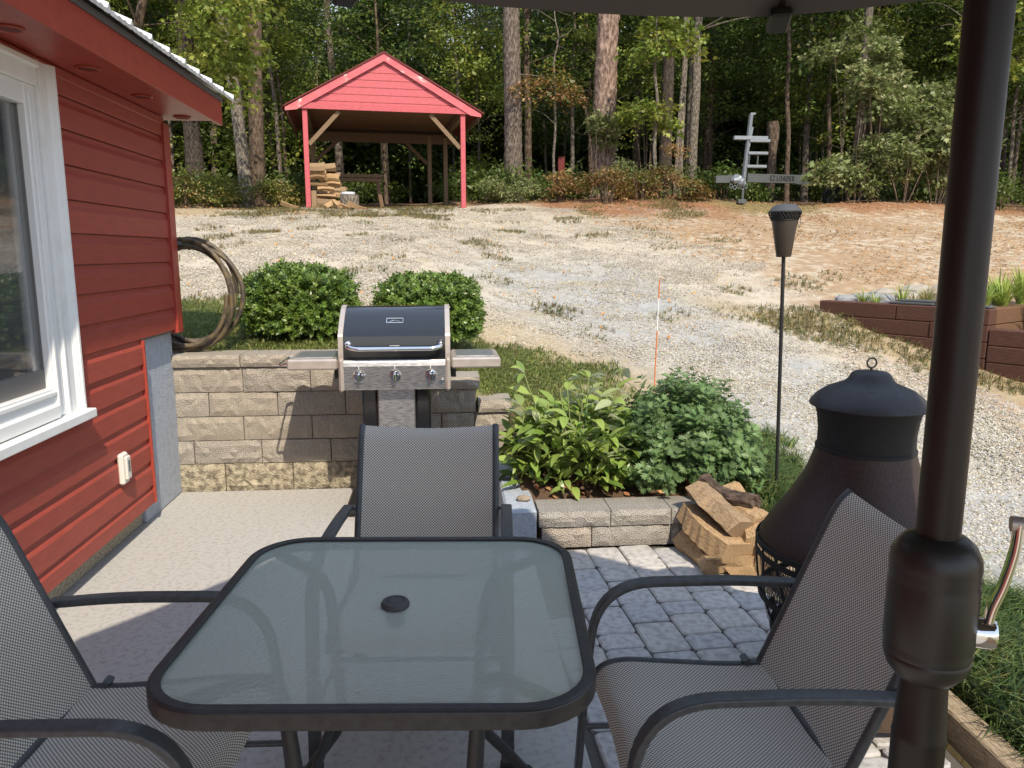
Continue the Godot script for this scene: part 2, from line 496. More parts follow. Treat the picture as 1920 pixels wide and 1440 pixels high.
	tri_tex(m, ntex(noise(0.02, 5, FastNoiseLite.TYPE_SIMPLEX, 14), [[0.0, Color(0.85, 0.8, 0.8)], [0.5, Color(0.97, 0.95, 0.95)], [0.9, Color(1, 1.0, 1.0)], [1.0, Color(1, 1, 1)]]), Vector3(0.5, 3, 0.5))
	m = mat("shed_peeling", Color(1, 1, 1), 0.6)
	tri_tex(m, ntex(noise(0.014, 6, FastNoiseLite.TYPE_SIMPLEX, 15), [[0.0, lin(0.50, 0.09, 0.11)], [0.70, lin(0.53, 0.13, 0.15)], [0.78, lin(0.58, 0.30, 0.29)], [0.86, lin(0.66, 0.58, 0.52)], [1.0, lin(0.7, 0.66, 0.6)]]), Vector3(0.33, 0.5, 0.33))
	m = mat("shed_ceiling", lin(0.20, 0.12, 0.075), 0.9); tri_tex(m, t_wood, Vector3(0.6, 6, 6), b_fine, 0.2)
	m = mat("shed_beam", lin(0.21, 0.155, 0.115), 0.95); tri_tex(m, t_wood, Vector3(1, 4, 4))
	m = mat("old_red", lin(0.14, 0.016, 0.014), 0.7)
	m = mat("galvanised", lin(0.31, 0.345, 0.38), 0.5, 0.5); tri_tex(m, t_soft, Vector3.ONE * 2.0)
	m = mat("galvanised_shaded", lin(0.115, 0.125, 0.13), 0.6, 0.3); tri_tex(m, t_soft, Vector3.ONE * 2.0)  # same metal, with the tree shade over the trailer frame put into the colour
	m = mat("lettering", lin(0.015, 0.015, 0.02), 0.6)
	m = mat("hose_rubber", lin(0.13, 0.105, 0.08), 0.55)
	tri_tex(m, ntex(noise(0.012, 5, FastNoiseLite.TYPE_SIMPLEX, 27), [[0.0, Color(0.35, 0.34, 0.34)], [0.45, Color(0.8, 0.78, 0.76)], [0.6, Color(1, 0.97, 0.85)], [1.0, Color(1, 0.95, 0.6)]]), Vector3.ONE * 1.4)
	m = mat("orange_rod", lin(0.62, 0.17, 0.035), 0.5)
	m = mat("white_plastic", lin(0.66, 0.63, 0.56), 0.5)
	m = mat("grey_display", lin(0.13, 0.15, 0.15), 0.25)
	m = mat("pail", lin(0.72, 0.76, 0.80), 0.45)
	m = mat("slate", lin(0.10, 0.105, 0.11), 0.8); tri_tex(m, t_stone, Vector3.ONE * 2.0)
	for k in 3:
		m = mat("fieldstone_%d" % k, lin([0.42, 0.33, 0.36][k], [0.39, 0.34, 0.30][k], [0.35, 0.37, 0.23][k]), 0.9); tri_tex(m, t_stone, Vector3.ONE * 3.0, b_fine, 0.3)
	# bark of standing trees
	for d in [["bark_grey", 0.27, 0.24, 0.215, 1.3], ["bark_pine", 0.46, 0.35, 0.30, 1.0], ["bark_dark", 0.12, 0.10, 0.085, 1.4], ["bark_pale", 0.36, 0.34, 0.30, 2.0], ["bark_brown", 0.22, 0.17, 0.13, 1.2]]:
		m = mat(d[0], lin(d[1], d[2], d[3]), 0.97)
		tri_tex(m, t_bark, Vector3(d[4], d[4] * 0.33, d[4]), b_cells, 2.2)
	# foliage: tint comes from each leaf
	for d in [["leaf", 0.48, 0.8], ["leaf_gloss", 0.36, 0.45], ["needle", 0.6, 0.3], ["blade", 0.55, 0.5]]:
		m = mat(d[0], Color.WHITE, d[1])
		m.vertex_color_use_as_albedo = true
		m.backlight_enabled = true
		m.backlight = lin(d[2], d[2], d[2])
	m = mat("tinted", Color.WHITE, 0.9)
	m.vertex_color_use_as_albedo = true

# ---------------------------------------------------------------- ground
const GX0 := -9.0
const GZ0 := -22.0
const GW := 22.0
const GD := 22.0

func zone(x: float, z: float, n1: float, n2: float) -> Color:
	# n1, n2 in -1..1: broad and fine unevenness
	var gravel := Vector3(0.42, 0.365, 0.29)
	var grey := Vector3(0.315, 0.315, 0.305)
	var needles := Vector3(0.325, 0.225, 0.135)
	var grass := Vector3(0.15, 0.155, 0.055)
	var dry := Vector3(0.33, 0.255, 0.15)
	var c := gravel
	# bluish stone where wheels run, down the drive
	var lane := 1.0 - smoothstep(0.7, 1.7, absf(x - (2.0 + 0.16 * (z + 7.0)) + n1 * 0.5))
	if z < -9.5: lane *= smoothstep(-13.0, -9.5, z)
	var near_right := smoothstep(-7.0, -4.5, z) * smoothstep(1.2, 2.0, x) * smoothstep(3.9, 3.2, x + n1 * 0.3)
	c = c.lerp(grey, clampf(maxf(lane * 0.95, near_right), 0, 1))
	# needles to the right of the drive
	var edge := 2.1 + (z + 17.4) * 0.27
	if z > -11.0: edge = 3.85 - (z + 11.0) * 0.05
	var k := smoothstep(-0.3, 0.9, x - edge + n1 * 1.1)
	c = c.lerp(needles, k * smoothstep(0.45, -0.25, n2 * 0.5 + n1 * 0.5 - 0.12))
	# strip by the timber bed and at the left edge
	c = c.lerp(dry, smoothstep(0.55, 0.1, absf(x - (3.9 + (z + 7.2) * 0.6)) + n1 * 0.3) * smoothstep(-9.5, -8.0, z) * smoothstep(-4.0, -5.0, z))
	c = c.lerp(dry, smoothstep(-15.2, -16.6, z + n1 * 1.3) * smoothstep(-0.2, -2.2, x + n1) * 0.8)
	c = c.lerp(dry, smoothstep(0.5, 0.75, n1 + 0.15) * 0.55)
	c = c.lerp(grass, smoothstep(0.42, 0.62, n2) * smoothstep(0.1, 0.4, n1) * 0.6 * smoothstep(-13.0, -9.0, z))
	c = c.lerp(Vector3(0.24, 0.115, 0.055), smoothstep(-15.6, -17.4, z + n1 * 1.2) * smoothstep(1.2, 3.0, x + n1))  # reddish needles, darkened to paint in the tree shade at the wood edge
	c = c.lerp(Vector3(0.17, 0.15, 0.055), smoothstep(-16.0, -17.0, z + n2 * 0.5) * smoothstep(1.6, 0.6, absf(x - 7.4) + n1 * 0.6) * 0.8)  # olive grass before the trailer, with tree shade painted into its colour
	# wood floor
	c = c.lerp(Vector3(0.16, 0.095, 0.05), smoothstep(-18.0, -20.0, z + n1 * 0.8))
	# turf behind the wall, fading to dry then gravel
	var lawn := smoothstep(-6.8, -6.0, z - 0.2 * x + n1 * 0.5) * smoothstep(1.5, 0.8, x + n1 * 0.4) * smoothstep(-4.9, -5.2, z)
	c = c.lerp(dry, smoothstep(-8.6, -7.0, z - 0.5 * maxf(x, -1.0) + n1 * 0.8) * smoothstep(2.3, 1.3, x + n1 * 0.5) * smoothstep(-0.9, 0.3, x + n1 * 0.4) * 0.85)
	c = c.lerp(grass, lawn * 0.9)
	# lawn right of the pavers
	c = c.lerp(grass, smoothstep(2.75, 2.3, x + n1 * 0.3 - 0.18 * clampf(z + 3.2, -2.0, 2.0)) * smoothstep(1.5, 1.6, x) * smoothstep(-5.0, -4.4, z))
	if x > 0.4 and x < 1.62 and z > -5.1: c = Vector3(0.10, 0.06, 0.035)
	var v := 1.0 + n2 * 0.16 + rng.randf_range(-0.13, 0.13)
	return Color(clampf(c.x * v, 0, 1), clampf(c.y * v, 0, 1), clampf(c.z * v, 0, 1))

func make_ground():
	var W := 1100
	var H := 1100
	var f1 := noise(0.011, 4, FastNoiseLite.TYPE_SIMPLEX_SMOOTH, 41).get_image(W, H, false, false, false).get_data()
	var f2 := noise(0.07, 3, FastNoiseLite.TYPE_SIMPLEX, 42).get_image(W, H, false, false, false).get_data()
	var f1s := f1.size() / (W * H)
	var im := Image.create(W, H, false, Image.FORMAT_RGB8)
	for j in H:
		var z := GZ0 + GD * (j + 0.5) / H
		for i in W:
			var x := GX0 + GW * (i + 0.5) / W
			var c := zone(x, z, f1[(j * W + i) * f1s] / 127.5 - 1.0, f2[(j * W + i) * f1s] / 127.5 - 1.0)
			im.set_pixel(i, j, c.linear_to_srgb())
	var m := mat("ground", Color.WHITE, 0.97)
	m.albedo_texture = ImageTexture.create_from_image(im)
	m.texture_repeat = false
	var xs := []
	var zs := []
	for x in [-120.0, -80, -50, -35, -25, -20, -16, -13, -11, -9, -8, -7, -6, -5, -4.5]: xs.append(x)
	var x := -4.0
	while x < 5.4:
		if not (x > 0.3 and x < 0.5) and not (x > 1.5 and x < 1.7): xs.append(x)
		x += 0.2
	for q in [0.30, 0.36, 0.395, 0.405, 0.45, 0.5, 1.55, 1.615, 1.625, 1.7]: xs.append(q)
	for q in [5.8, 6.4, 7.0, 7.7, 8.4, 9.2, 10.0, 11.0, 12, 13, 15, 18, 22, 28, 36, 50, 80, 120]: xs.append(q)
	for z in [-140.0, -100, -75, -55, -45, -38, -32, -28, -25, -23, -22]: zs.append(z)
	var z := -21.0
	while z < -5.4:
		zs.append(z)
		z += 0.25
	for q in [-5.3, -5.205, -5.195, -5.16, -5.12, -5.0, -4.7, -4.4, -4.2, -4.05, -4.03, -3.98, -3.93, -3.85, -3.5, -3.0, -2.5, -2, -1.5, -1, -0.5, 0, 1, 2, 4, 8, 15, 30, 60]: zs.append(q)
	xs.sort()
	zs.sort()
	var hts := []
	for zz in zs:
		var row := []
		for xx in xs: row.append(Vector3(xx, ground_at(xx, zz), zz))
		hts.append(row)
	var st := SurfaceTool.new()
	st.begin(Mesh.PRIMITIVE_TRIANGLES)
	for j in zs.size():
		for i in xs.size():
			var p: Vector3 = hts[j][i]
			st.set_uv(Vector2((p.x - GX0) / GW, (p.z - GZ0) / GD))
			st.add_vertex(p)
	for j in zs.size() - 1:
		for i in xs.size() - 1:
			var a := j * xs.size() + i
			for q in [a, a + 1, a + xs.size() + 1, a, a + xs.size() + 1, a + xs.size()]: st.add_index(q)
	st.generate_normals()
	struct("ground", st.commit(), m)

# loose stone, litter and turf: countless
func scatter(called: String, label: String, category: String, me: Mesh, m: Material, count: int, place: Callable):
	var where := []
	var tints := []
	var tries := 0
	while where.size() < count and tries < count * 12:
		tries += 1
		var r: Array = place.call()
		if r.is_empty(): continue
		where.append(r[0])
		tints.append(r[1])
	var o := copies(called, me, m, where, tints, self)
	tag(o, label, category, "", "stuff")

func turn_any(s: Vector3, tilt := 0.4) -> Basis:
	return (Basis(Vector3.UP, rnd(0, TAU)) * Basis(Vector3.RIGHT, rnd(-tilt, tilt)) * Basis(Vector3.BACK, rnd(-tilt, tilt))).scaled_local(s)

func blade_tuft(nb: int, h: float, wd: float, spread: float, droop := 0.5) -> ArrayMesh:
	var b := MB.new()
	for i in nb:
		var a := rnd(0, TAU)
		var d := Vector3(cos(a), 0, sin(a))
		var s := Vector3(-sin(a), 0, cos(a)) * wd
		var p0 := d * rnd(0, spread * 0.4)
		var l := h * rnd(0.5, 1.0)
		var p1 := p0 + Vector3.UP * l * 0.6 + d * l * rnd(0.05, 0.25)
		var p2 := p1 + Vector3.UP * l * 0.4 * rnd(-0.6, 1.0) + d * l * droop * rnd(0.3, 1.0)
		var g := rnd(0.75, 1.2)
		b.col = Color(g, g, g)
		var n := (Vector3.UP * 0.5 + d * 0.6).normalized()
		b.tri(p0 - s, p0 + s, p1 + s * 0.8, n, n, n)
		b.tri(p0 - s, p1 + s * 0.8, p1 - s * 0.8, n, n, n)
		b.tri(p1 - s * 0.8, p1 + s * 0.8, p2, n, n, n)
	return b.mesh()

# a patch of many small pieces lying within a square, to be laid over the ground
func patch(pieces: Array, count: int, half: float, place: Callable) -> ArrayMesh:
	var st := SurfaceTool.new()
	st.begin(Mesh.PRIMITIVE_TRIANGLES)
	for i in count:
		var r: Array = place.call()
		st.append_from(pieces[rng.randi() % pieces.size()], 0, Transform3D(r[0], Vector3(rnd(-half, half), r[1], rnd(-half, half))))
	return st.commit()

func on_ground(x: float, z: float, dy := 0.0, s := 1.0) -> Transform3D:
	var e := 0.12
	var n := Vector3(ground_at(x - e, z) - ground_at(x + e, z), 2.0 * e, ground_at(x, z - e) - ground_at(x, z + e)).normalized()
	var xx := n.cross(Vector3.BACK).normalized() * -1.0
	xx = Vector3.RIGHT - n * n.x
	xx = xx.normalized()
	var b := Basis(xx, n, xx.cross(n)) * Basis(Vector3.UP, rnd(0, TAU))
	return Transform3D(b.scaled_local(Vector3.ONE * s), Vector3(x, ground_at(x, z) + dy, z))

func make_ground_cover():
	var pebs := []
	for k in 12:
		var peb := MB.new()
		var g: float = [0.27, 0.33, 0.37, 0.41, 0.45, 0.54][k % 6]
		var t: float = [0.83, 0.94][k % 2]
		peb.col = Color(g, g * lerpf(t, 1, 0.35), g * t * t)
		peb.lump(Vector3.ZERO, Vector3(1, 0.6, 0.8), rng, 0.25, 2 if k % 3 else 3, 4)
		pebs.append(peb.mesh())
	var stones := func() -> Array:
		var s := rnd(0.004, 0.011) * (1.6 if rng.randf() < 0.05 else 1.0)
		return [turn_any(Vector3.ONE * s), s * 0.15]
	var beds := [patch(pebs, 300, 0.34, stones), patch(pebs, 300, 0.34, stones)]
	for v in 2:
		scatter("gravel", ["loose pale gravel strewn over the driveway", "loose grey and white gravel strewn over the driveway"][v], "gravel", beds[v], M.tinted, 560, func() -> Array:
			var z := -4.2 - 13.4 * pow(rng.randf(), 1.25)
			var x := rnd(-4.5, 4.4)
			if x < 1.9 and z > -6.6: return []
			if x < -1.3 and z > -7: return []
			if z > -5.4 and x < 2.5: return []
			if x > 3.6 + (z + 7.7) * 0.5 and z > -9.1: return []
			if x > 2.1 + (z + 17.4) * 0.27 + 0.7 and z < -11.0 and rng.randf() < 0.8: return []
			var g := rnd(0.85, 1.15)
			return [on_ground(x, z, 0.0), Color(g, g * rnd(0.95, 1.0), g * rnd(0.88, 1.0))])
	scatter("gravel", "grey crushed stone beside the lawn right of the fire pot", "gravel", beds[0], M.tinted, 90, func() -> Array:
		var z := rnd(-5.6, -1.4)
		var x := rnd(2.3, 4.0)
		if x < 2.6 + 0.18 * clampf(z + 3.2, -2, 2) + rnd(-0.1, 0.15): return []
		return [on_ground(x, z, 0.0), Color(1, 1, 1)])
	# fallen leaves and needles
	var lfs := []
	for k in 6:
		var lf := MB.new()
		lf.col = [Color(0.30, 0.17, 0.075), Color(0.26, 0.14, 0.06), Color(0.45, 0.33, 0.19), Color(0.38, 0.27, 0.14), Color(0.5, 0.22, 0.05), Color(0.5, 0.42, 0.26)][k]
		lf.quad(Vector3(-1, 0, 0), Vector3(0, 0.12, -0.45), Vector3(1, 0.3, 0), Vector3(0, 0.1, 0.45), Vector3.UP)
		lfs.append(lf.mesh())
	var leaves := func() -> Array:
		var s := rnd(0.010, 0.040)
		return [turn_any(Vector3(s, s, s * rnd(0.2, 1.0)), 0.5), rnd(0.004, 0.012)]
	scatter("leaf_litter", "dry brown leaves and needles strewn under the wood edge", "leaf litter", patch(lfs, 60, 0.4, leaves), M.tinted, 620, func() -> Array:
		var x := rnd(-9, 14)
		var z := rnd(-20.5, -9.5)
		var edge := 2.1 + (z + 17.4) * 0.27 if z < -11.0 else 4.3
		if not (x > edge + rnd(-0.4, 0.8) or z < -17.6 or (z < -15.8 and x < -1.0)): return []
		return [on_ground(x, z, 0.003), Color.WHITE * rnd(0.7, 1.2)])
	scatter("leaf_litter", "scattered dry leaves lying on the gravel drive", "leaf litter", patch(lfs, 7, 0.5, leaves), M.tinted, 150, func() -> Array:
		var x := rnd(-4, 4.2)
		var z := rnd(-16.5, -6.8)
		if x > 3.5 and z > -9.4: return []
		return [on_ground(x, z, 0.003), Color.WHITE * rnd(0.7, 1.2)])
	scatter("patio_litter", "bits of straw and dry leaf blown over the concrete slab", "leaf litter", patch(lfs, 14, 0.5, func() -> Array:
		var s := rnd(0.003, 0.010)
		return [turn_any(Vector3(s * 1.6, s * 0.4, s * rnd(0.15, 0.6)), 0.15), 0.003]), M.tinted, 14, func() -> Array:
		return [Transform3D(Basis(Vector3.UP, rnd(0, TAU)), Vector3(rnd(-1.1, -0.2), 0.0, rnd(-4.4, -2.2))), Color.WHITE * rnd(0.8, 1.3)])
	var tufts := func() -> Array:
		return [turn_any(Vector3.ONE * rnd(0.7, 1.3), 0.25), -0.005]
	var short := [blade_tuft(9, 0.07, 0.0024, 0.06, 0.7), blade_tuft(9, 0.06, 0.0024, 0.06, 0.9), blade_tuft(7, 0.08, 0.0024, 0.06, 0.7)]
	var sh := [tinted(short[0], Color(0.25, 0.31, 0.07)), tinted(short[1], Color(0.21, 0.28, 0.06)), tinted(short[2], Color(0.31, 0.35, 0.10)), tinted(short[0], Color(0.24, 0.33, 0.075)), tinted(short[1], Color(0.42, 0.37, 0.15))]
	scatter("grass", "short green turf behind the block wall around the round bushes", "grass", patch(sh, 60, 0.16, tufts), M.blade, 420, func() -> Array:
		var x := rnd(-3.2, 1.7)
		var z := rnd(-7.4, -5.36)
		if rng.randf() > smoothstep(-6.9, -6.0, z - 0.2 * x) * smoothstep(1.6, 0.9, x): return []
		return [on_ground(x, z), Color.WHITE * rnd(0.8, 1.2)])
	var tall := [blade_tuft(9, 0.15, 0.0028, 0.08, 0.9), blade_tuft(9, 0.13, 0.0028, 0.08, 1.1)]
	var tl := [tinted(tall[0], Color(0.10, 0.175, 0.04)), tinted(tall[1], Color(0.085, 0.155, 0.035)), tinted(tall[1], Color(0.13, 0.20, 0.05)), tinted(tall[0], Color(0.26, 0.28, 0.08))]
	scatter("grass", "lush green lawn grass right of the paver edging board", "grass", patch(tl, 60, 0.13, tufts), M.blade, 230, func() -> Array:
		var z := rnd(-5.2, -0.9)
		var x := rnd(1.80, 2.8)
		if x > 2.25 + 0.18 * clampf(z + 3.2, -2, 2) + rnd(-0.25, 0.2): return []
		return [on_ground(x, z), Color.WHITE * rnd(0.75, 1.2)])
	var dr := [tinted(short[0], Color(0.34, 0.27, 0.12)), tinted(short[1], Color(0.42, 0.33, 0.16)), tinted(short[2], Color(0.19, 0.21, 0.06)), tinted(short[2], Color(0.15, 0.19, 0.045))]
	scatter("grass", "thin dry tufts growing in patches through the driveway", "grass", patch(dr, 22, 0.26, tufts), M.blade, 380, func() -> Array:
		var x := rnd(-4.5, 5.5)
		var z := -6.5 - 12.0 * rng.randf()
		if rng.randf() < 0.03:
			z = rnd(-8.2, -6.0)
			x = 3.85 + (z + 7.2) * 0.6 + rnd(-0.4, 0.35)
		var n := bumps.get_noise_2d(x * 2.2 + 40.0, z * 2.2)
		var by_bed := absf(x - (3.95 + (z + 7.2) * 0.6)) < 0.4 and z > -8.4
		if not by_bed and not (z < -15.5 and x < 0.0) and not (z < -15.8 and x > 4.5) and n < 0.36: return []
		if x > 4.1 + (z + 7.7) * 0.6 and z > -9.2: return []
		return [on_ground(x, z), Color.WHITE * rnd(0.7, 1.2)])

# ---------------------------------------------------------------- patio
func make_patio():
	var b := MB.new()
	b.box(Vector3(-0.70, -0.09, -1.52), Vector3(2.24, 0.18, 7.04), 0.006)
	struct("patio_slab", b.mesh(), M.concrete)
	b = MB.new()
	b.box(Vector3(1.00, -0.07, -1.70), Vector3(1.15, 0.1, 4.4), 0.0)
	var base := struct("paver_bed", b.mesh(), M.joint_sand)
	# tumbled pavers laid in courses that run away from the house corner
	var shapes := {}
	for k in 3:
		for q in 3:
			var ln: float = [0.118, 0.172, 0.240][k]
			var p := rr(0.171, ln, 0.020, 3)
			for i in p.size(): p[i] += Vector2(rnd(-0.0022, 0.0022), rnd(-0.0022, 0.0022))
			var me := MB.new()
			var n := p.size()
			for i in n:
				var a := p[i]
				var d := p[(i + 1) % n]
				var o := Vector3(a.x + d.x, 0, a.y + d.y).normalized()
				me.quad(Vector3(a.x, -0.03, a.y), Vector3(d.x, -0.03, d.y), Vector3(d.x, -0.006, d.y), Vector3(a.x, -0.006, a.y), o)
				var ai := a * 0.92
				var di := d * 0.92
				me.quad(Vector3(a.x, -0.006, a.y), Vector3(d.x, -0.006, d.y), Vector3(di.x, 0, di.y), Vector3(ai.x, 0, ai.y), o + Vector3.UP)
				me.ftri(Vector3.ZERO, Vector3(ai.x, 0, ai.y), Vector3(di.x, 0, di.y), Vector3.UP)
			shapes[k * 3 + q] = me.mesh()
	var yaw := Basis(Vector3.UP, deg_to_rad(3.5))
	for cidx in range(0, 8):
		var u := 0.505 + cidx * 0.1775
		var z := -3.87 + rnd(0, 0.06)
		while z < -1.25:
			var k := rng.randi() % 3
			var ln: float = [0.118, 0.172, 0.240][k]
			var p := Vector3(u, 0, z + ln * 0.5)
			p.x += (p.z + 3.85) * 0.061 - 0.06
			z += ln + 0.0065
			if p.x < 0.495 or p.x > 1.51: continue
			var o := part("paver", shapes[k * 3 + rng.randi() % 3], M["paver_%d" % (rng.randi() % 5)], base)
			o.transform = Transform3D(Basis(Vector3.UP, deg_to_rad(3.5) + rnd(-0.012, 0.012) + (PI if rng.randf() < 0.5 else 0.0)), p + Vector3(0, 0.001 + rnd(-0.002, 0.002), 0))
	# weathered edging boards along the lawn
	var e := thing("timber_edging", "weathered grey timber edging between pavers and green lawn", "edging", Vector3(1.61, 0, 0))
	for q in [[-4.02, -2.62], [-2.61, -0.9]]:
		b = MB.new()
		b.box(Vector3(0.018 * (q[0] + q[1] + 5.0), 0.03, (q[0] + q[1]) / 2), Vector3(0.085, 0.11, q[1] - q[0]), 0.006, Basis(Vector3.UP, deg_to_rad(-1.0)))
		part("board", b.mesh(), M.plank_grey, e)

# ---------------------------------------------------------------- block walls
func split_block(w: float, h: float, d: float, rough := 0.012) -> ArrayMesh:
	var b := MB.new()
	var nx := maxi(4, int(w / 0.035))
	var ny := maxi(3, int(h / 0.032))
	var g := []
	for j in ny + 1:
		var row := []
		for i in nx + 1:
			var e := i == 0 or j == 0 or i == nx or j == ny
			var z := rnd(-rough, rough) * 0.75 if not e else -0.010 + rnd(-0.004, 0.002)
			row.append(Vector3(-w / 2 + w * i / nx + (0.0 if i == 0 or i == nx else rnd(-0.006, 0.006)), h * j / ny + (0.0 if j == 0 or j == ny else rnd(-0.005, 0.005)), z))
		g.append(row)
	for j in ny:
		for i in nx:
			if rng.randf() < 0.5:
				b.ftri(g[j][i], g[j][i + 1], g[j + 1][i + 1], Vector3.BACK)
				b.ftri(g[j][i], g[j + 1][i + 1], g[j + 1][i], Vector3.BACK)
			else:
				b.ftri(g[j][i], g[j][i + 1], g[j + 1][i], Vector3.BACK)
				b.ftri(g[j][i + 1], g[j + 1][i + 1], g[j + 1][i], Vector3.BACK)
	for i in nx:
		b.quad(g[ny][i], g[ny][i + 1], Vector3(g[ny][i + 1].x, h, -d), Vector3(g[ny][i].x, h, -d), Vector3.UP)
		b.quad(g[0][i], g[0][i + 1], Vector3(g[0][i + 1].x, 0, -d), Vector3(g[0][i].x, 0, -d), Vector3.DOWN)
	for j in ny:
		b.quad(g[j][0], g[j + 1][0], Vector3(-w / 2, g[j + 1][0].y, -d), Vector3(-w / 2, g[j][0].y, -d), Vector3.LEFT)
		b.quad(g[j][nx], g[j + 1][nx], Vector3(w / 2, g[j + 1][nx].y, -d), Vector3(w / 2, g[j][nx].y, -d), Vector3.RIGHT)
	b.quad(Vector3(-w / 2, 0, -d), Vector3(w / 2, 0, -d), Vector3(w / 2, h, -d), Vector3(-w / 2, h, -d), Vector3.FORWARD)
	return b.mesh()

func make_walls():
	var wall := thing("retaining_wall", "tan split face block retaining wall stepping down behind the gas grill", "retaining wall", Vector3(0, 0, -5.03))
	var ys := [0.0, 0.187, 0.344, 0.503, 0.664, 0.827]
	var cuts := [[-1.81, -1.474, -1.037, -0.60, -0.17, 0.18, 0.40], [-1.81, -1.664, -1.232, -0.784, -0.34, 0.10, 0.40], [-1.81, -1.339, -0.901, -0.46, -0.05, 0.17, 0.40], [-1.81, -1.552, -1.116, -0.678, -0.22, 0.18], [-1.81, -1.328, -0.898, -0.46, -0.20]]
	for r in 5:
		for i in cuts[r].size() - 1:
			var w: float = cuts[r][i + 1] - cuts[r][i] - 0.006
			var o := part("block", split_block(w, ys[r + 1] - ys[r] - 0.005, 0.24), M[["block", "block_grey", "block_warm", "block"][rng.randi() % 4]] if r > 0 else M.block_stained, wall)
			o.position = Vector3((cuts[r][i] + cuts[r][i + 1]) / 2, ys[r], rnd(-0.006, 0.006))
	for q in [[-1.81, -1.334, 0.827], [-1.334, -0.76, 0.827], [-0.76, -0.185, 0.827], [-0.185, 0.205, 0.664], [0.19, 0.415, 0.503]]:
		var o := part("cap_block", split_block(q[1] - q[0] - 0.006, 0.08 if q[2] < 0.6 else 0.078, 0.27, 0.008), M.block if rng.randf() < 0.5 else M.block_warm, wall)
		o.position = Vector3((q[0] + q[1]) / 2, q[2] + 0.002, 0.022)
	# low garden wall in front of the planting bed
	var low := thing("garden_wall", "low grey two course block wall in front of the planting bed", "garden wall", Vector3(0, 0, -3.86))
	for q in [[0.48, 0.75], [0.75, 1.18], [1.18, 1.50]]:
		var o := part("block", split_block(q[1] - q[0] - 0.005, 0.116, 0.2, 0.01), M.garden_block_warm if q[0] < 0.7 else M.garden_block, low)
		o.position = Vector3((q[0] + q[1]) / 2, 0.0, 0)
	for q in [[0.463, 0.849], [0.849, 1.177], [1.177, 1.53]]:
		var o := part("cap_block", split_block(q[1] - q[0] - 0.005, 0.085, 0.22, 0.007), M.garden_block, low)
		o.position = Vector3((q[0] + q[1]) / 2, 0.119, 0.012)
	var b := MB.new()
	b.box(Vector3(0.375, 0.108, -4.43), Vector3(0.165, 0.216, 1.15), 0.012, Basis(Vector3.UP, deg_to_rad(-0.5)))
	solo("concrete_curb", b.mesh(), M.painted_concrete, "blue grey painted concrete curb joining the block wall and planting bed", "curb")
	b = MB.new()
	b.lump(Vector3.ZERO, Vector3(0.04, 0.017, 0.03), rng, 0.14, 7, 10)
	var s := solo("stone", b.mesh(), M.fieldstone_2, "small tan stone lying on the painted concrete curb", "stone")
	s.position = Y_on(0.40, 0.231, -4.02)

func Y_on(x: float, y: float, z: float) -> Vector3:
	return Vector3(x, y, z)

# ---------------------------------------------------------------- house
func siding(len_: float, h: float) -> ArrayMesh:
	# drop siding: flat face, cove at the top; x out of the wall, z along it
	var p := [Vector2(0.0, 0.0), Vector2(0.019, 0.0), Vector2(0.021, 0.003), Vector2(0.0215, h * 0.68), Vector2(0.016, h * 0.76), Vector2(0.009, h * 0.84), Vector2(0.0075, h * 0.9), Vector2(0.0075, h * 1.0), Vector2(0.0, h * 1.0)]
	var b := MB.new()
	var pr := PackedVector2Array()
	for q in p: pr.append(q)
	b.tf = Transform3D(Basis.IDENTITY, Vector3.ZERO)
	b.prism(pr, len_)
	return b.mesh()

